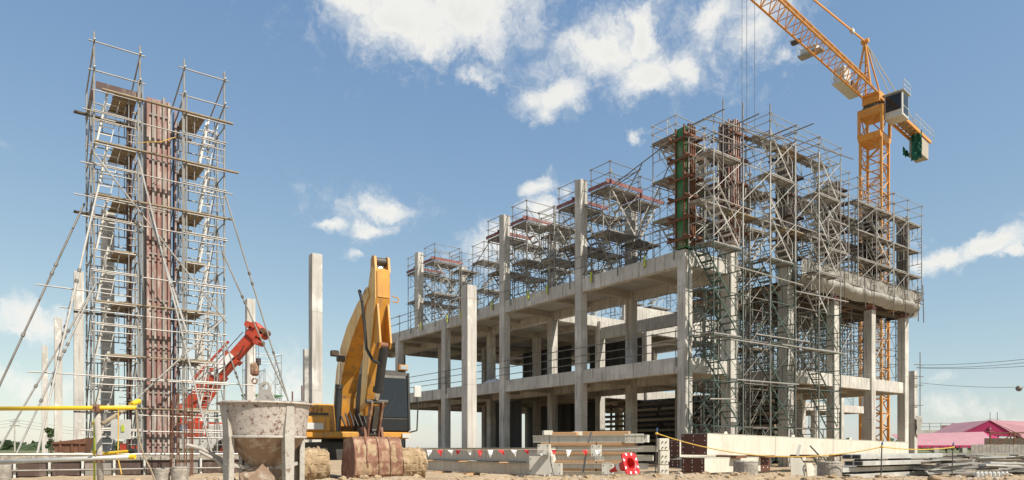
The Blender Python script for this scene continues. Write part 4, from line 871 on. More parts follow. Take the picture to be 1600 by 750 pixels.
def rails(x0, x1, y, z, h=1.0):
    q = MB(); n_ = max(1, int(abs(x1-x0)/1.2))
    for i in range(n_+1): x = x0+(x1-x0)*i/n_; q.tube((x, y, z), (x, y, z+h), .025, 4)
    for k in (.5, 1): q.tube((x0, y, z+h*k), (x1, y, z+h*k), .025, 4)
    return q
for y in (-.75, .75): rails(-8.5, -14, y, 32.3).build('hand_rail', M['gwhite'], CR)
q = MB()
for s_ in (-.6, .6): q.tube((2.6, s_, 32.2), (2.2, 0, 36.4), .09, 6); q.tube((.3, s_, 32.2), (2.1, 0, 36.4), .07, 6)
for k in (.3, .55, .8): q.tube((2.6-.4*k, -.6*(1-k), 32.2+4.2*k), (2.6-.4*k, .6*(1-k), 32.2+4.2*k), .05, 5); q.tube((.3+1.8*k, -.6*(1-k), 32.2+4.2*k), (2.6-.4*k, .6*(1-k), 32.2+4.2*k), .04, 5)
q.build('apex_frame', M['orange'], CR); MB().tube((2.15, -.3, 36.4), (2.15, .3, 36.4), .2, 10).build('sheave', M['orange'], CR)
MB().bar((2.2, .0, 36.4), (31, 0, 34.0), .1, .12).build('tie_bar', M['orange'], CR); MB().box((5.0, 0, 36.17), (.5, .25, .3)).build('tie_joint', M['gwhite'], CR)
for s_ in (-.5, .5): MB().tube((2.1, 0, 36.4), (-10.5, s_, 32.4), .045, 5).build('rear_tie', M['gwhite'], CR)
cb = MB().box((-.2, 1.75, 30.7), (1.5, 1.5, 2.1)).build('cab', M['gwhite'], CR, bevel=.06)
MB().box((.56, 1.75, 30.95), (.03, 1.25, 1.4)).build('window', M['glass'], cb); MB().box((-.2, 2.51, 31.1), (1.15, .03, 1.0)).build('window', M['glass'], cb); MB().box((-.2, 2.51, 30.2), (1.15, .03, .6)).build('window', M['glass'], cb)
MB().box((-.2, 1.75, 31.8), (1.8, 1.8, .06)).build('cab_roof', M['gwhite'], cb)
q = rails(-1.05, .6, 2.6, 31.8, .9); q.build('hand_rail', M['gwhite'], cb)
mp_ = MB().box((2.7, -1.3, 32.5), (3.8, 1.1, .12)).build('machinery_deck', M['gwhite'], CR); MB().box((3.8, -1.3, 33.2), (1.3, .95, 1.3)).build('electrical_cabinet', M['gwhite'], mp_, bevel=.04); MB().box((1.9, -1.3, 32.9), (1.2, .8, .7)).build('winch', M['dark'], mp_, bevel=.08)
rails(.8, 4.6, -1.85, 32.56, 1.0).build('hand_rail', M['gwhite'], mp_)
mp_ = MB().box((9.5, -1.5, 33.1), (.8, 1.9, .12)).build('trolley_winch_deck', M['mplank'], CR); MB().box((9.5, -1.6, 33.4), (.7, 1.3, .5)).build('winch', M['gwhite'], mp_, bevel=.04); rails(9.1, 9.9, -2.45, 33.15, .9).build('hand_rail', M['gwhite'], mp_)
lp = MB().tube((12.0, -2.2, 33.4), (12.0, .4, 33.0), .04, 5).build('lamp_arm', M['gwhite'], CR); MB().box((12.0, -1.6, 33.1), (.4, .7, .2)).build('floodlight', M['dark'], lp)
MB().box((22.5, 0, 31.9), (1.6, 1.2, .3)).build('trolley', M['dark'], CR)
for dx, dy in ((-.3, -.3), (-.25, .3), (.35, -.3), (.8, .3)): MB().tube((22.5+dx, dy, 31.8), (22.5+dx, dy, 13), .014, 4).build('hoist_rope', M['dsteel'], CR)
ln = MB(); ln.tube((.5, .5, 10), (.5, .5, 29), .03, 4)
for i in range(40): ln.tube((.3, .5, 10+i*.45), (.7, .5, 10+i*.45), .018, 4)
ln.build('ladder', M['orange'], CR)

# ------------------------------------------------------------------ orange mobile crane behind the left scaffold
mc = thing('mobile_crane', 'red orange telescopic mobile crane behind the left scaffold', 'mobile crane', (px2(300, 33), 33, 0), 0); mb = mc.location.copy()
def MC(px_, py, Y): return P(px_, py, Y)-mb
MB().bb((-2.6, -1.2, .75), (3.2, 1.2, 1.25)).build('carrier', M['gwhite'], mc, bevel=.05)
for x in (-1.9, 2.2):
    for y in (-1.15, 1.15):
        wh = MB().tube((x, y-.25, .62), (x, y+.25, .62), .62, 20).build('tyre', M['tyre'], mc); MB().tube((x, y-.27, .62), (x, y-.251, .62), .3, 14).build('rim', M['redor'], wh)
MB().bb((-1.7, -1.1, 1.26), (1.1, 1.1, 2.05)).build('superstructure', M['redor'], mc, bevel=.08)
cb = MB().prism([(-1.0, 1.3), (-1.0, 2.5), (-.2, 2.75), (.3, 2.75), (.3, 1.3)], lambda a, b_, c_: (a-.3, c_, b_), -1.28, -.5).build('cab', M['redor'], mc, bevel=.04); MB().box((-.65, -1.29, 2.15), (.9, .02, .75)).build('window', M['glass'], cb)
MB().box((.1, -1.12, 1.72), (.4, .02, .3)).build('blue_panel', M['blue'], mc); MB().bb((1.2, -1.0, 1.26), (2.6, 1.0, 1.9)).build('engine_cover', M['gwhite'], mc, bevel=.05)
a, b_ = MC(286, 648, 32.6), MC(398, 522, 32.6)
for k0, k1, w_, h in ((0, .45, .56, .66), (.4, .72, .5, .58), (.7, 1.0, .44, .5)):
    MB().bar(a.lerp(b_, k0), a.lerp(b_, k1), w_, h).build('boom_section', M['redor'], mc, bevel=.04)
d = (b_-a).normalized(); up = Vector((-d.z, 0, d.x))
for k in (.3, .5, .7): MB().bar(a.lerp(b_, k)-d*.12, a.lerp(b_, k)+d*.1, .6, .74).build('boom_collar', M['redor'], mc)
hd = MB().box(b_+d*.1, (.8, .62, .62), Matrix.Rotation(-math.atan2(d.z, d.x), 3, 'Y')).build('boom_head', M['redor'], mc, bevel=.08)
for k, (dx, dz) in enumerate(((.45, -.1), (.25, -.5), (-.25, .5), (.1, .48), (.6, .1))): MB().tube(b_+Vector((dx*.8, -.4, dz*.8)), b_+Vector((dx*.8, .4, dz*.8)), .15, 12).build('sheave', M['rust'] if k == 4 else M['redor'], hd)
MB().tube(a+Vector((.2, 0, -.9)), a.lerp(b_, .45)-up*.3, .13, 10).build('lift_cylinder', M['redor'], mc)
MB().box(a.lerp(b_, .6)-Vector((0, .33, 0))+up*.05, (1.3, .03, .3), Matrix.Rotation(-math.atan2(d.z, d.x), 3, 'Y')).build('white_panel', M['flag'], mc)
MB().bar(a.lerp(b_, .28)-Vector((0, .36, 0))+up*.6, a.lerp(b_, .8)-Vector((0, .36, 0))+up*.55, .08, .1).build('folded_jib', M['redor'], mc)
for k in range(4): q = MB(); o1 = a.lerp(b_, .15+.18*k)-Vector((0, .34, 0)); q.path([o1-up*.1, o1+d*.4-up*.22, o1+d*.9-up*.12], .025, 5); q.build('hose', M['black'], mc)
MB().tube(a.lerp(b_, .1)-Vector((0, .3, 0))+up*.42, a.lerp(b_, .95)-Vector((0, .3, 0))+up*.36, .02, 5).build('boom_cable', M['dark'], mc)
hk = MB().box(MC(398, 577, 32.6), (.36, .3, .62)).build('hook_block', M['brust'], mc, bevel=.08); q = MB(); c0 = MC(398, 592, 32.6); q.path([c0+Vector((.12*math.cos(t_*.5), 0, .12*math.sin(t_*.5)-.1)) for t_ in range(-9, 4)], .04, 6); q.build('hook', M['brust'], hk)
MB().tube(MC(404, 570, 32.6), MC(404, 560, 32.6), .11, 10).build('ball_weight', M['dark'], mc)
for x_, y_ in ((396, 570), (400, 570), (404, 561)): MB().tube(MC(x_, 525, 32.6), MC(x_, y_, 32.6), .012, 4).build('rope', M['dsteel'], mc)
for x in (-2.3, 3.0):
    for y in (-1.6, 1.6): MB().bb((x-.12, y-.2, 0.02), (x+.12, y+.2, 1.0)).build('outrigger', M['redor'], mc)
# small far scaffold with green deck behind the mobile crane hook
fo = thing('scaffold_tower', 'small distant scaffold with a bright green platform beside the crane hook', 'scaffold', P(388, 705, 42), TH)
for i in range(3):
    for x in (0, 1.0, 2.0): ob('frame', frame_mesh(1.2, 1.7, 'steel'), fo, (x, 0, i*1.7))
    ob('cross_brace', brace_mesh(1.0, 1.7, 'steel'), fo, (0, 0, i*1.7)); ob('cross_brace', brace_mesh(1.0, 1.7, 'steel'), fo, (1, 0, i*1.7))
MB().box((1, .6, 3.45), (2.2, 1.2, .1)).build('platform', M['formg'], fo); ob('guard_rail', guard_mesh(2.0, 1.2, .9, 'steel'), fo, (0, 0, 5.1))

# ------------------------------------------------------------------ steel members stacked in front of the building
def SO(px_, Y): return Vector((px2(px_, Y), Y, 0))
# long grey beams carrying the bunting
for i, (z0, z1, lab, px_, ln_) in enumerate(((.40, .79, 'long grey steel beam with bunting before it, upper one', 858, 9.5), (.02, .36, 'long grey steel beam with four pale patches, lower one', 850, 9.0))):
    o = thing('steel_beam', lab, 'steel beam', SO(px_, 19.0), TH, 'long grey beams')
    MB().bb((0, 0, z0), (.36, ln_, z1)).build('web', M['grey'], o, bevel=.01); MB().bb((-.05, -.01, z1+.001), (.41, ln_+.01, z1+.018)).build('flange', M['grey'], o)
    if i:
        for k in range(4): MB().bb((-.012, 1.2+k*1.25, .2), (-.001, 1.45+k*1.25, .27)).build('patch', M['white'], o)
    else: MB().bb((-.03, -.03, z0-.5), (-.002, 1.0, z1-.1)).build('end_plate', M['grey'], o); 
tp_ = thing('timber_packing', 'brick coloured timber packing under the long grey beams', 'timber', SO(800, 19.6), TH)
for k in range(4): MB().bb((-.05, .4+k*1.9, -.05), (.6, .55+k*1.9, .018)).build('block', M['wood'], tp_)
for k in range(3): MB().bb((-.02, .6+k*2.2, .365), (.4, .72+k*2.2, .395)).build('spacer', M['wood'], tp_)
# stack of beams and timbers in the middle: runs along the left-facade direction, right end nearest
so_ = SO(1018, 18.2); zc = .02
lev = [(.02, .15, 'grey'), (.24, .37, 'grey'), (.46, .60, 'white'), (.70, .84, 'white'), (.95, 1.13, 'grey')]
for i, (a, b_, m_) in enumerate(lev):
    o = thing('steel_beam', 'grey steel beam in the middle timber spaced stack, '+('lowest', 'second from the bottom', 'middle one', 'second from the top', 'topmost with white end plates')[i], 'steel beam', so_+Vector((random.uniform(-.15, .15), random.uniform(-.03, .03), 0)), 1.2, 'beams of the middle stack'); o.scale.y = .64
    MB().bb((0, 0, a), (.3, 5.0, b_)).build('web', M[m_], o, bevel=.006); MB().bb((-.04, 0, b_+.001), (.34, 5.0, b_+.016)).build('flange', M[m_], o)
    for y in ((.15, .55) if i == 4 else (.9+.55*i, )):
        e = MB().bb((-.03, y, a-.02), (-.001, y+.38, b_+.05)).build('bolt_plate', M['white'] if i in (3, 4) else M['grey'], o)
        for dy in (.06, .3):
            for dz in (.05, .13): MB().bb((-.034, y+dy, a+dz), (-.031, y+dy+.025, a+dz+.025)).build('bolt_hole', M['dark'], e)
    if i < 4:
        o = thing('timber_packing', 'row of rough timber bearers in the middle stack, '+('bottom layer', 'second layer', 'third layer', 'top layer under the highest beam')[i], 'timber', so_, 1.2, 'timber layers of the middle stack'); o.scale.y = .64
        MB().bb((-.03, .6+random.uniform(0, .3), b_+.02), (.28, 2.3, lev[i+1][0]-.004)).build('timber', M['wood'], o, bevel=.008); MB().bb((-.045, 2.36, b_+.02), (.28, 4.6+random.uniform(-.2, .2), lev[i+1][0]-.004)).build('timber', M['wood'], o, bevel=.008)
o = thing('timber_packing', 'pale timber baulks lying on top of the middle stack', 'timber', so_, 1.2); o.scale.y = .64
MB().bb((.02, .95, 1.15), (.26, 2.95, 1.25)).build('timber', M['wood'], o, bevel=.01); MB().bb((.03, 3.2, 1.15), (.26, 4.3, 1.24)).build('timber', M['wood'], o, bevel=.01)
for i, (px_, py, w_, h, lab) in enumerate(((857, 676, 14, 7, 'at the left end of the stack top'), (904, 677, 14, 6, 'in the middle of the stack top'))):
    p = P(px_, py+h/2, 20.5); tag(MB().bb((-w_/2/F*20.5, 0, 0), (w_/2/F*20.5, .25, h/F*20.5)).build('steel_plate', M['white'], None, loc=p, rz=TH*.3), 'small white steel plate '+lab, 'steel plate', 'small white plates')
for i, (px_, py, Y, w_, h, lab) in enumerate(((849, 702, 17.6, .30, .26, 'square grey plate on edge left of the middle stack'), (931, 704, 17.9, .25, .3, 'square grey plate on edge at the centre of the middle stack'), (868, 733, 17.4, .28, .3, 'square grey plate low at the left of the middle stack'), (949, 733, 17.6, .28, .26, 'square grey plate low beside the red cone'), (845, 727, 17.9, .6, .48, 'large grey beam end plate where the long beams stop'))):
    p = P(px_, py, Y); o = thing('steel_plate', lab, 'steel plate', (p.x, p.y, max(.0, p.z-h/2)), TH*-.3, 'grey plates leaning on the stacks')
    MB().box((0, 0, h/2), (w_, .02, h)).build('plate', M['grey'], o); MB().box((w_/2, .12, h/2), (.02, .24, h)).build('flange', M['white'], o)
    for dx in (-1, 1):
        for dz in (.15, .85): MB().box((dx*(w_/2-.04), -.012, h*dz), (.025, .006, .025)).build('bolt_hole', M['dark'], o)
# white stanchion bracket right end of the stack
o = thing('steel_bracket', 'upright white bolted bracket at the right end of the middle stack', 'steel bracket', SO(1036, 18.0), .2)
for z0, z1 in ((.0, .35), (.37, .72), (.74, 1.05)):
    e = MB().box((0, 0, (z0+z1)/2), (.22+.06*random.random(), .16, z1-z0)).build('plate', M['white'], o, bevel=.006)
    for dx in (-.05, .05):
        for dz in (.08, .22): MB().box((dx, -.1, z0+dz), (.025, .03, .025)).build('bolt_hole', M['dark'], e)
MB().box((.13, .1, .6), (.06, .3, .3)).build('lug', M['white'], o)
# cream box beams along the right-facade direction
def box_beam(label, px_, Y, z0, z1, wd, ln_, capw=.0, tilt=0, endm='brownp', rear=False):
    o = thing('box_beam', label, 'steel beam', SO(px_, Y)+Vector((0, 0, z0)), 0, 'cream steel box beams'); o.rotation_euler = (0, tilt, TH); h = z1-z0
    MB().bb((.0, 0, 0), (ln_, wd, h)).build('shell', M['white'], o, bevel=.008)
    e = MB().bb((-.012, .004, .004), (-.001, wd-.004, h-.004)).build('end_plate', M[endm], o)
    for y in (.06, wd*.5, wd-.09):
        for z in (.05, h*.35, h*.65, h-.08): MB().bb((-.016, y, z), (-.0125, y+.03, z+.03)).build('bolt_hole', M['flag'], e)
    MB().bb((.0, -.008, h+.001), (ln_, wd+.008, h+.012)).build('top_plate', M['white'], o)
    if ln_ > 8:
        for x in (3.4, 6.9, 10.2): MB().bb((x, -.006, .002), (x+.015, -.001, h-.002)).build('weld_seam', M['skipg'], o)
        for x in (1.5, 5.2, 9.0): MB().prism([(-.1, 0), (.1, 0), (.05, .1), (-.05, .1)], lambda a, b_, c_: (x+a, wd*.5+c_, h+.012+b_), -.01, .01).build('lifting_lug', M['white'], o)
    if capw:
        e = MB().bb((ln_-capw, -.012, .003), (ln_+.002, -.001, h-.003)).build('end_band', M['brownp'], o)
        for z in (.1, h-.12):
            for x in (.1, capw-.14): MB().bb((ln_-capw+x, -.016, z), (ln_-capw+x+.03, -.0125, z+.03)).build('bolt_hole', M['flag'], e)
    return o
box_beam('huge cream box beam with a dark brown bolted end, uppermost', 1105, 20.0, .60, 1.22, .95, 12.6, tilt=R(.9))
box_beam('cream box beam with brown ends lying on the ground under the huge one', 1101, 19.2, .1, .52, .8, 3.1, .46)
box_beam('cream box beam behind the concrete cylinders, mostly hidden', 1062, 21.5, .18, .44, .5, 2.0)
box_beam('pinkish grey box beam end seen between stack and huge beam', 1062, 22.5, .5, 1.05, .6, 5.0, endm='brownp')
tp_ = thing('timber_packing', 'dark timber blocks between the two cream box beams', 'timber', SO(1180, 20.6)+Vector((0, 0, .53)), TH)
for x in (-1.2, .2, 2.6, 5.0): MB().bb((x, -.2, -.02), (x+.5, .5, .055)).build('block', M['rust'], tp_)
# loose white gusset parts
for i, (px_, py, w_, h, a, lab) in enumerate(((1247, 745, .34, .55, -.12, 'leaning cream gusset plate before the huge beam'), (1268, 745, .3, .42, .5, 'cream gusset plate with a cut corner beside the leaning one'), (1290, 742, .5, .36, -.3, 'cream bracket half hidden by the right concrete cylinder'))):
    p = P(px_, py, 17.4); o = thing('gusset_plate', lab, 'steel plate', (p.x, p.y, .0), a, 'loose cream gussets'); 
    MB().prism([(-w_/2, 0), (w_/2, 0), (w_/2, h*.7), (w_*.2, h), (-w_/2, h)], lambda x, z, c_: (x, c_+z*.12, z), -.012, .012).build('plate', M['white'], o); MB().box((w_/2-.02, .12, h*.3), (.02, .24, h*.55)).build('rib', M['white'], o)
p = P(1249, 712, 17.6); tag(MB().bar((-.05, 0, 0), (.02, 0, .28), .07, .015, (0, 1, 0)).build('flat_bar', M['gwhite'], None, loc=p), 'short pale flat bar standing above the leaning gusset', 'steel bar')
p = P(1284, 716, 17.6); tag(MB().tube((0, 0, 0), (-.3, 0, .32), .018, 6).build('dark_rod', M['dark'], None, loc=p), 'dark rod leaning against the huge cream beam', 'steel bar')
# galvanised sections at the right
gi = 0; words = ('lowest front', 'second front', 'third front', 'top front', 'lowest rear', 'second rear', 'third rear', 'top rear')
for row, (px_, Y) in enumerate(((1318, 17.8), (1330, 19.2))):
    for k in range(4):
        z0 = .0+k*.17; ln_ = random.uniform(4.6, 6.0)-k*.2
        o = thing('galvanised_section', 'pale galvanised hollow section in the right stack, '+words[gi], 'steel section', SO(px_+random.uniform(-12, 25)+k*6, Y)+Vector((0, 0, z0)), TH+random.uniform(-.04, .04), 'galvanised sections at the right'); gi += 1
        MB().bb((0, 0, 0), (ln_, .5, .12)).build('section', M['galv'], o, bevel=.006)
        for y in (.03, .27): MB().bb((-.004, y, .015), (-.001, y+.2, .105)).build('hollow_end', M['black'], o)
        MB().bb((.6, .1, -.05), (.75, .45, -.001)).build('spacer', M['dplank'], o); MB().bb((2.6, .1, -.05), (2.8, .45, -.001)).build('spacer', M['dplank'], o)
# piles of scaffold parts farther right
for i, (px_, Y, n_, ang, m_, lab) in enumerate(((1490, 24, 10, .5, 'dsteel', 'heap of grey planks behind the galvanised sections'), (1545, 26, 10, .35, 'galv', 'heap of bright metal planks below the pink tent'), (1590, 25, 9, .7, 'mplank', 'heap of dull boards at the right picture edge'), (1580, 21, 7, .2, 'galv', 'low heap of pale boards in the right foreground'), (1610, 30, 8, .5, 'galv', 'far heap of pale boards near the tent posts'), (1510, 20, 8, .45, 'mplank', 'low heap of dull sections beside the galvanised stack'))):
    o = thing('plank_pile', lab, 'plank pile', SO(px_, Y), ang, 'heaps of scaffold parts')
    for k in range(n_):
        c_ = Vector((random.uniform(-.5, .5), random.uniform(-.5, .5), .04+k*.06)); Mx = Matrix.Rotation(random.uniform(-.25, .25), 3, 'Z') @ Matrix.Rotation(random.uniform(-.03, .03), 3, 'Y')
        MB().box(c_, (random.uniform(1.8, 3.0), .25, .05), Mx).build('plank', M[m_ if k % 3 else ('mplank' if k % 2 else 'dplank')], o)
tag(MB().box((0, 0, .1), (1.6, .5, .16)).build('blue_box', M['blue'], None, loc=P(1565, 715, 27)-Vector((0, 0, .3)), rz=.4, bevel=.02), 'flat blue box on the heaps below the pink tent', 'box')
o = thing('barrier_feet', 'row of short white posts at the bottom right', 'posts', SO(1550, 16.6), 0)
for i in range(8): MB().lathe([(.05, -.05), (.05, .2), (.03, .22), (.03, .25), (0.001, .25)], 8, c=(-.36+i*.1, 0, 0)).build('post', M['gwhite'], o)
MB().box((0, .02, .16), (.86, .03, .05)).build('rail', M['gwhite'], o)

# ------------------------------------------------------------------ cone, bunting, rope
cn = P(986, 724, 14.6); co = thing('traffic_cone', 'red traffic cone with striped base toppled against the dirt', 'traffic cone', cn); co.rotation_euler = Vector((.62, -.72, .30)).to_track_quat('Z', 'Y').to_euler()
# cone axis is local -z away from the base; base plate faces local +z... toward the viewer
bs = MB(); ns = 24; rin, ro_ = .125, .235
def sq(i): a = 2*math.pi*i/ns; m_ = max(abs(math.cos(a)), abs(math.sin(a))); r = min(ro_/m_, ro_*1.3); return (r*math.cos(a), r*math.sin(a))
for i in range(ns):
    a0, a1 = 2*math.pi*i/ns, 2*math.pi*(i+1)/ns; j = i+1
    p = [(rin*math.cos(a0), rin*math.sin(a0)), sq(i), sq(j), (rin*math.cos(a1), rin*math.sin(a1))]
    bs.poly([(*x, .0) for x in p]); bs.poly([(*x, -.03) for x in p][::-1]); bs.poly([(*p[1], 0), (*p[1], -.03), (*p[2], -.03), (*p[2], 0)])
bs.build('base', M['cone'], co)
for i in (1, 4, 7, 10, 13, 16, 19, 22):
    a0 = 2*math.pi*(i+.2)/ns; r0, x1 = rin*1.5, Vector(sq(i+.2)+(0,))*.96; x2 = Vector(sq(i+1.0)+(0,))*.96; a1 = 2*math.pi*(i+1.0)/ns
    MB().poly([(r0*math.cos(a0), r0*math.sin(a0), .003), (x1.x, x1.y, .003), (x2.x, x2.y, .003), (r0*math.cos(a1), r0*math.sin(a1), .003)]).build('stripe', M['conew'], co)
MB().lathe([(rin, 0), (rin*1.25, .012), (rin*1.25, 0)], 24).build('ring', M['cone'], co)
MB().lathe([(rin+.025, -.03), (.12, -.16), (.075, -.36), (.035, -.58), (.03, -.6), (.02, -.6)], 24).build('body', M['cone'], co, smooth=True); MB().lathe([(rin, 0), (.11, -.16), (.065, -.36), (.025, -.58), (.001, -.59)], 24).build('inside', M['cone'], co, smooth=True); MB().lathe([(.104, -.25), (.081, -.36)], 24).build('band', M['conew'], co)
# bunting
bpts = [P(632, 700, 17.6), P(700, 703, 17.3), P(760, 703, 17.1), P(845, 702, 16.9), P(905, 703, 16.7), P(960, 702, 16.5), P(1005, 700, 16.4)]
bu = thing('bunting', 'string of small red and white triangular flags across the grey beams', 'bunting', (0, 0, 0)); MB().path(bpts, .004, 4).build('string', M['flag'], bu)
xs_ = [641, 655, 671, 687, 704, 716, 733, 750, 766, 782, 803, 822, 845, 866, 889, 914, 934]
for i, x in enumerate(xs_):
    p = P(x, 703, 17.6-(x-632)/370*1.2); w_ = .07; l_ = random.uniform(.11, .2); dx = random.uniform(-.02, .13) if i < 12 else random.uniform(-.03, .03)
    rows = []
    for k in range(5):
        s_ = k/4; wv_ = w_*(1-s_)+.002; off = Vector((dx*s_, .03*math.sin(s_*4+i), -l_*s_)); rows.append([p+off+Vector((-wv_, 0, 0)), p+off+Vector((0, .02*math.sin(s_*5+i*2), .0)), p+off+Vector((wv_, .0, 0))])
    MB().grid(rows).build('flag', M['red'] if i % 2 else M['flag'], bu)
# rope posts and rope
posts = [(1026, 674, 16.5, 'thin dark rod post with blue tie at the left end of the yellow rope'), (1378, 695, 16.3, 'thin dark rod post in the middle of the yellow rope'), (1489, 696, 18.5, 'thin rod post at the right end of the yellow rope')]
tops = []
for px_, py, Y, lab in posts:
    p = P(px_, py, Y); tops.append(p-Vector((0, 0, .05))); o = thing('rope_post', lab, 'post', (p.x, p.y, 0), 0, 'rods holding the yellow rope'); MB().tube((-.03, 0, -.1), (0, 0, p.z+.05), .014, 6).build('rod', M['dark'], o)
    MB().lathe([(.001, -.035), (.035, -.02), (.04, 0), (.035, .02), (.001, .035)], 10, c=(0, 0, p.z-.05)).build('knot', M['rope'], o); MB().box((.01, -.01, p.z+.04), (.02, .02, .09)).build('tie', M['blue'], o)
def sagline(a, b_, s_, n_=16): return [a.lerp(b_, i/n_)-Vector((0, 0, s_*4*(i/n_)*(1-i/n_))) for i in range(n_+1)]
q = MB(); q.path(sagline(tops[0], tops[1], .38), .013, 6); q.path(sagline(tops[1], tops[2], .06), .013, 6); tag(q.build('barrier_rope', M['rope']), 'thin yellow rope sagging before the cream beams', 'rope')
q = MB(); q.path([P(858, 680, 18.9), P(860, 720, 17.2), P(866, 748, 16.4)], .012, 5); tag(q.build('black_strap', M['black']), 'black strap hanging at the left of the middle stack', 'strap')
for px_, a, b_, lab in ((921, 675, 692, 'upper'), (913, 706, 738, 'lower')): q = MB(); q.bar(P(px_+3, a, 17.9), P(px_-2, b_, 17.8), .05, .008, (0, 1, 0)); tag(q.build('black_strap', M['black']), 'short black strap at the centre of the middle stack, '+lab+' one', 'strap')

# ------------------------------------------------------------------ tents and things far right
tn = thing('tent', 'big pink marquee tent with magenta gable and small emblem', 'tent', P(1546, 706, 62), -.25); s_ = 62/F
MB().poly([(-2.3, 0, 1.7), (2.3, 0, 1.3), (0, 0, 2.85)]).build('gable', M['pinkd'], tn)
for sgn in (-1, 1): MB().plate([(0, -.05, 2.85), (0, 9, 2.85), (sgn*2.5, 9, 1.5), (sgn*2.5, -.05, 1.5)], .03*sgn).build('roof_panel', M['pink'], tn)
MB().plate([(0, -.05, 2.86), (6, 1.5, 2.6), (7, 1.0, 1.5), (2.5, -.1, 1.2)], .03).build('roof_panel', M['pink'], tn)
MB().lathe([(.001, .0), (.12, .0), (.1, .1), (.13, .2), (.05, .13), (.001, .22)], 8, c=(0, -.06, 2.0)).build('emblem', M['pink'], tn); MB().box((0, -.05, 1.85), (.7, .02, .05)).build('emblem_line', M['pink'], tn)
for x in (-2.2, 2.2, 5.0): 
    for y in (.1, 4, 8.5): MB().box((x, y, .75), (.1, .1, 1.5)).build('post', M['dark'], tn)
aw = thing('tent', 'low pale pink awning with a scalloped edge left of the marquee', 'tent', P(1500, 706, 58), -.12)
MB().plate([(-4.2, 3.0, 1.55), (3.4, 3.0, 1.75), (3.0, 0, .55), (-4.4, 0, .55)], .03).build('roof_panel', M['pink'], aw)
for i in range(24): MB().poly([(-4.4+i*.31, -.01, .55), (-4.4+i*.31+.31, -.01, .55), (-4.4+i*.31+.26, -.02, .36), (-4.4+i*.31+.155, -.02, .32), (-4.4+i*.31+.05, -.02, .36)]).build('scallop', M['pinkd'], aw)
MB().poly([(3.4, 3.0, 1.75), (3.0, 0, .55), (4.6, 0.3, .6)]).build('side_panel', M['pinkd'], aw)
for x in (-4.2, -1, 2.8): MB().box((x, .1, .1), (.08, .08, .9)).build('post', M['dark'], aw)
st2 = thing('steel_shed', 'dark open steel frame under the marquee at the right edge', 'shed', P(1585, 708, 55), -.1)
for x in (-1.8, 0, 1.8, 3.4): MB().box((x, 0, .8), (.09, .09, 1.8)).build('post', M['rust'], st2)
MB().box((.8, .2, 1.62), (5.2, .1, .1)).build('rail', M['rust'], st2); MB().bar((-1.8, 0, .4), (0, 0, 1.6), .07, .07).build('brace', M['rust'], st2); MB().bar((1.8, 0, .4), (0, 0, 1.6), .07, .07).build('brace', M['rust'], st2)
MB().box((.8, .8, .6), (5.2, .05, 1.2)).build('back_wall', M['dplank'], st2)
wl = thing('hoarding', 'low weathered board hoarding in front of the shed at the right', 'fence', P(1540, 709, 50), -.05)
for i in range(22): MB().box((-.9+i*.27, 0, .3), (.25, .04, .75+random.uniform(-.05, .03))).build('board', M['mplank'], wl)
vd = thing('viaduct', 'distant grey concrete deck with a thin railing right of the building', 'bridge', P(1490, 700, 120), -.05)
MB().bb((-8, 0, 2.0), (14, 3, 3.1)).build('deck', M['slab'], vd)
for i in range(5): MB().bb((-7.5+i*4.8, 1, -1), (-6.7+i*4.8, 2, 2.0)).build('pier', M['slab'], vd)
q = MB()
for i in range(12): q.tube((-7.8+i*1.9, .1, 3.1), (-7.8+i*1.9, .1, 4.3), .05, 4)
for z in (3.7, 4.3): q.tube((-8, .1, z), (14, .1, z), .05, 4)
for x in (6.2, 7.4): q.tube((x, .1, 3.1), (x, .1, 6.2), .05, 4)
q.tube((5.6, .1, 5), (8, .1, 5), .04, 4); q.build('railing', M['dsteel'], vd); MB().box((-1.2, 0, 3.5), (1.6, .1, .9)).build('red_sheet', M['redwood'], vd)
o = thing('concrete_column', 'slender concrete column with scaffold tubes just right of the building', 'column', P(1426, 706, 48), TH)
MB().bb((-.22, -.22, -.1), (.22, .22, 5.6)).build('shaft', M['conc'], o); 
for z in (3.2, 4.6, 5.2, 6.0): MB().tube((-.5, -.35, z), (.9, -.3, z+.05), .03, 5).build('tube', M['dsteel'], o); 
MB().tube((.32, -.35, 2.5), (.32, -.35, 6.9), .03, 5).build('tube', M['dsteel'], o)
q = MB(); q.grid([[(-.3+.09*i, -.4+.15*noise.noise((i*.6, j*.5, 4)), 1.2+j*.16) for i in range(9)] for j in range(9)]); q.build('sheet', M['tarp'], o, smooth=True)
# power lines, poles
def pole(label, px_, Y, h):
    o = thing('utility_pole', label, 'pole', (px2(px_, Y), Y, 0), 0, 'utility poles'); MB().tube((0, 0, 0), (0, 0, h), .16, 8, .11).build('shaft', M['slab'], o)
    for z in (h-.4, h-1.3): MB().box((0, 0, z), (2.2, .12, .12)).build('crossarm', M['dsteel'], o)
    return o
pole('distant utility pole carrying wires at the left horizon', 23, 150, 7.0); pole('utility pole far beyond the left scaffold', 205, 190, 7.5)
def wires(label, pts, r):
    q = MB()
    for a, b_, s_ in pts: q.path(sagline(a, b_, s_, 12), r, 4)
    tag(q.build('power_line', M['dark']), label, 'power line')
wires('thin power lines crossing the sky low at the left', [(P(-60, y, 140), P(23, y-2, 150), .5) for y in (657, 662, 667)]+[(P(23, y-2, 150), P(205, y+14, 190), .8) for y in (657, 662, 667)], .028)
wires('three power lines spreading to the right edge of the sky', [(P(1432, 570, 70), P(1680, 551, 60), .3), (P(1432, 574, 70), P(1680, 556, 60), .35), (P(1432, 575, 70), P(1680, 566, 60), .25)], .022)
wires('single wire carrying the round marker ball', [(P(1436, 598, 70), P(1680, 601, 62), .35)], .02)
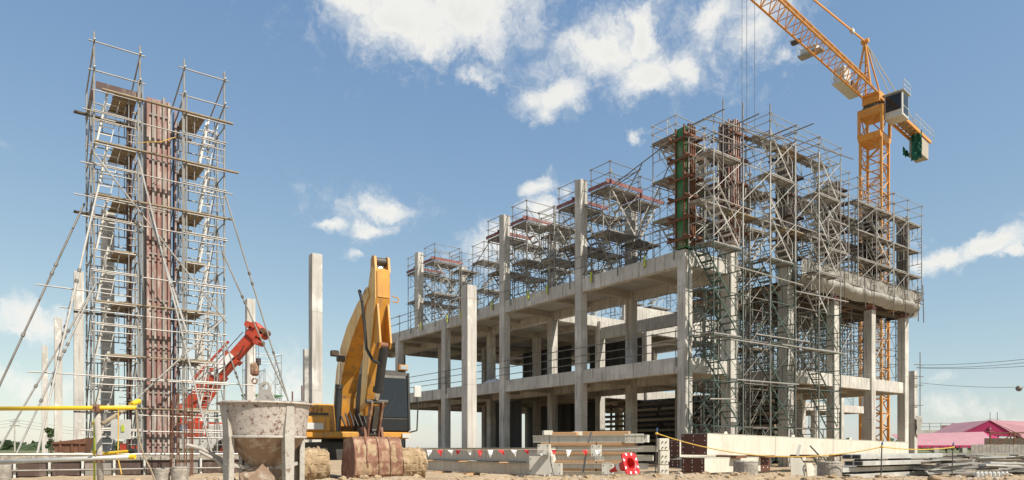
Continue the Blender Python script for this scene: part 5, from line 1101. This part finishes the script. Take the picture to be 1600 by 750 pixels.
tag(MB().lathe([(.001, -.28), (.2, -.2), (.28, 0), (.2, .2), (.001, .28)], 14, c=P(1592, 607, 64)).build('marker_ball', M['dsteel'], None, smooth=True), 'round dark marker ball on the wire at the right edge', 'marker ball')
# far trees: small tree and hedge line at the left, low line at the right
def tree(label, px_, Y, h, n_, rx, name='tree', lm='leaf', group='trees at the left horizon', base=.15):
    o = thing(name, label, 'tree', (px2(px_, Y), Y, 0), random.uniform(0, 6), group)
    q = MB(); q.tube((0, 0, -.1), (.02*h, 0, h*.5), .035*h, 7, .02*h)
    for i in range(5): a = i*1.3; q.tube((.01*h, 0, h*(.3+.05*i)), (rx*.6*math.cos(a), rx*.6*math.sin(a), h*(.5+.08*i)), .015*h, 5, .006*h)
    q.build('trunk', M['bark'], o); q = MB(); rnd = random.Random(px_)
    cl = [(rnd.uniform(-.6, .6)*rx, rnd.uniform(-.6, .6)*rx, h*(base+.2+rnd.random()*(.75-base)), rx*rnd.uniform(.3, .55)) for _ in range(9)]
    for i in range(n_):
        c_ = rnd.choice(cl); d = Vector((rnd.gauss(0, 1), rnd.gauss(0, 1), rnd.gauss(0, 1))).normalized()*c_[3]*rnd.random()**.4; p = Vector(c_[:3])+d; s_ = h*rnd.uniform(.02, .045)
        a = Vector((rnd.gauss(0, 1), rnd.gauss(0, 1), rnd.gauss(0, 1))).normalized(); b_ = a.orthogonal().normalized(); q.poly([p-a*s_, p+b_*s_*.6, p+a*s_, p-b_*s_*.6])
    q.build('crown', M[lm], o)
tree('small green conical tree by the distant columns at the left', 80, 48, 2.2, 900, .42)
rt = random.Random(3)
hq = MB()
for i in range(2200):
    x = rt.uniform(-330, -60); y = rt.uniform(225, 260); z = abs(rt.gauss(0, 1))*2.0*(1+.5*noise.noise((x*.05, 0, 0)))+.2; s_ = rt.uniform(.8, 1.8)
    a = Vector((rt.gauss(0, 1), rt.gauss(0, 1), rt.gauss(0, 1))).normalized(); b_ = a.orthogonal().normalized(); p = Vector((x, y, min(z*.55, 2.6))); hq.poly([p-a*s_, p+b_*s_*.7, p+a*s_, p-b_*s_*.7])
for i in range(1600):
    x = rt.uniform(90, 330); y = rt.uniform(235, 260); z = abs(rt.gauss(0, 1))*1.6+.2; s_ = rt.uniform(.8, 1.8)
    a = Vector((rt.gauss(0, 1), rt.gauss(0, 1), rt.gauss(0, 1))).normalized(); b_ = a.orthogonal().normalized(); p = Vector((x, y, min(z, 4))); hq.poly([p-a*s_, p+b_*s_*.7, p+a*s_, p-b_*s_*.7])
o = hq.build('far_woodland', M['leafd']); tag(o, 'far line of dark green trees on the horizon', 'woodland', None, 'stuff')
gq = MB()
for i in range(6000):
    x = rt.uniform(-40, -15); y = rt.uniform(26, 60); s_ = rt.uniform(.1, .35); a = rt.uniform(0, 6.3)
    gq.poly([(x-.03*math.cos(a), y-.03*math.sin(a), 0), (x+.03*math.cos(a), y+.03*math.sin(a), 0), (x+rt.uniform(-.1, .1), y, s_)])
o = gq.build('rough_grass', M['grass']); tag(o, 'rough grass on the open ground at the left', 'grass', None, 'stuff')
# clods and stones in the foreground
import bmesh
def clod_mesh(seed, m_):
    bm = bmesh.new(); bmesh.ops.create_icosphere(bm, subdivisions=2, radius=1)
    for v in bm.verts: v.co *= 1+.6*noise.noise(v.co*1.5+Vector((seed*7, 0, 0)))+.3*noise.noise(v.co*4+Vector((seed*3, 5, 0))); v.co.z *= .72
    vs_ = [v.co.copy() for v in bm.verts]; fs = [[v.index for v in f.verts] for f in bm.faces]; bm.free(); return vs_, fs
cms = [clod_mesh(i, None) for i in range(6)]; cq = MB(); sq_ = MB()
for i in range(2200):
    x = rt.uniform(-2.2, 15) if i % 4 else rt.uniform(-9.5, -1); y = rt.gauss(15.6, .8) if i % 4 else rt.gauss(13.8, .5)
    s_ = rt.choice((.008, .01, .012, .014, .018, .02, .025, .03, .035, .06, .09)) * rt.uniform(.6, 1.3)
    if x > 13: y += 1
    vs_, fs = rt.choice(cms); T = cq if i % 5 else sq_; k = len(T.v); a = rt.uniform(0, 6.3); ca, sa = math.cos(a), math.sin(a); b_ = Vector((x, y, gz(x, y)-s_*.12))
    T.v += [b_+Vector((v.x*ca-v.y*sa, v.x*sa+v.y*ca, v.z))*s_ for v in vs_]; T.f += [[k+j for j in f] for f in fs]
o = cq.build('earth_clods', M['mud']); tag(o, 'loose clods of dry earth along the foreground bank', 'clods', None, 'stuff')
o = sq_.build('small_stones', M['stone']); tag(o, 'pale small stones scattered in the foreground dirt', 'stones', None, 'stuff')
for i, (px_, Y, s_, lab) in enumerate(((500, 13.2, .13, 'rounded pale boulder by the left excavator track'), (140, 12.0, .11, 'lump of earth at the foot of the barrier post'), (214, 12.4, .12, 'lump of earth right of the barrier post'), (905, 14.9, .10, 'lump of earth below the middle stack'), (1372, 15.2, .12, 'lump of earth below the middle rope post'), (1460, 15.4, .13, 'lump of earth near the right bottom corner'))):
    vs_, fs = cms[i]; q = MB(); q.v = [v*s_ for v in vs_]; q.f = fs; zb_ = gz(px2(px_, Y), Y) if i not in (1, 2) else .15
    tag(q.build('boulder', M['stone'] if i == 0 else M['mud'], None, smooth=True, loc=(px2(px_, Y), Y, zb_+s_*.3)), lab, 'boulder', 'boulders in the foreground')
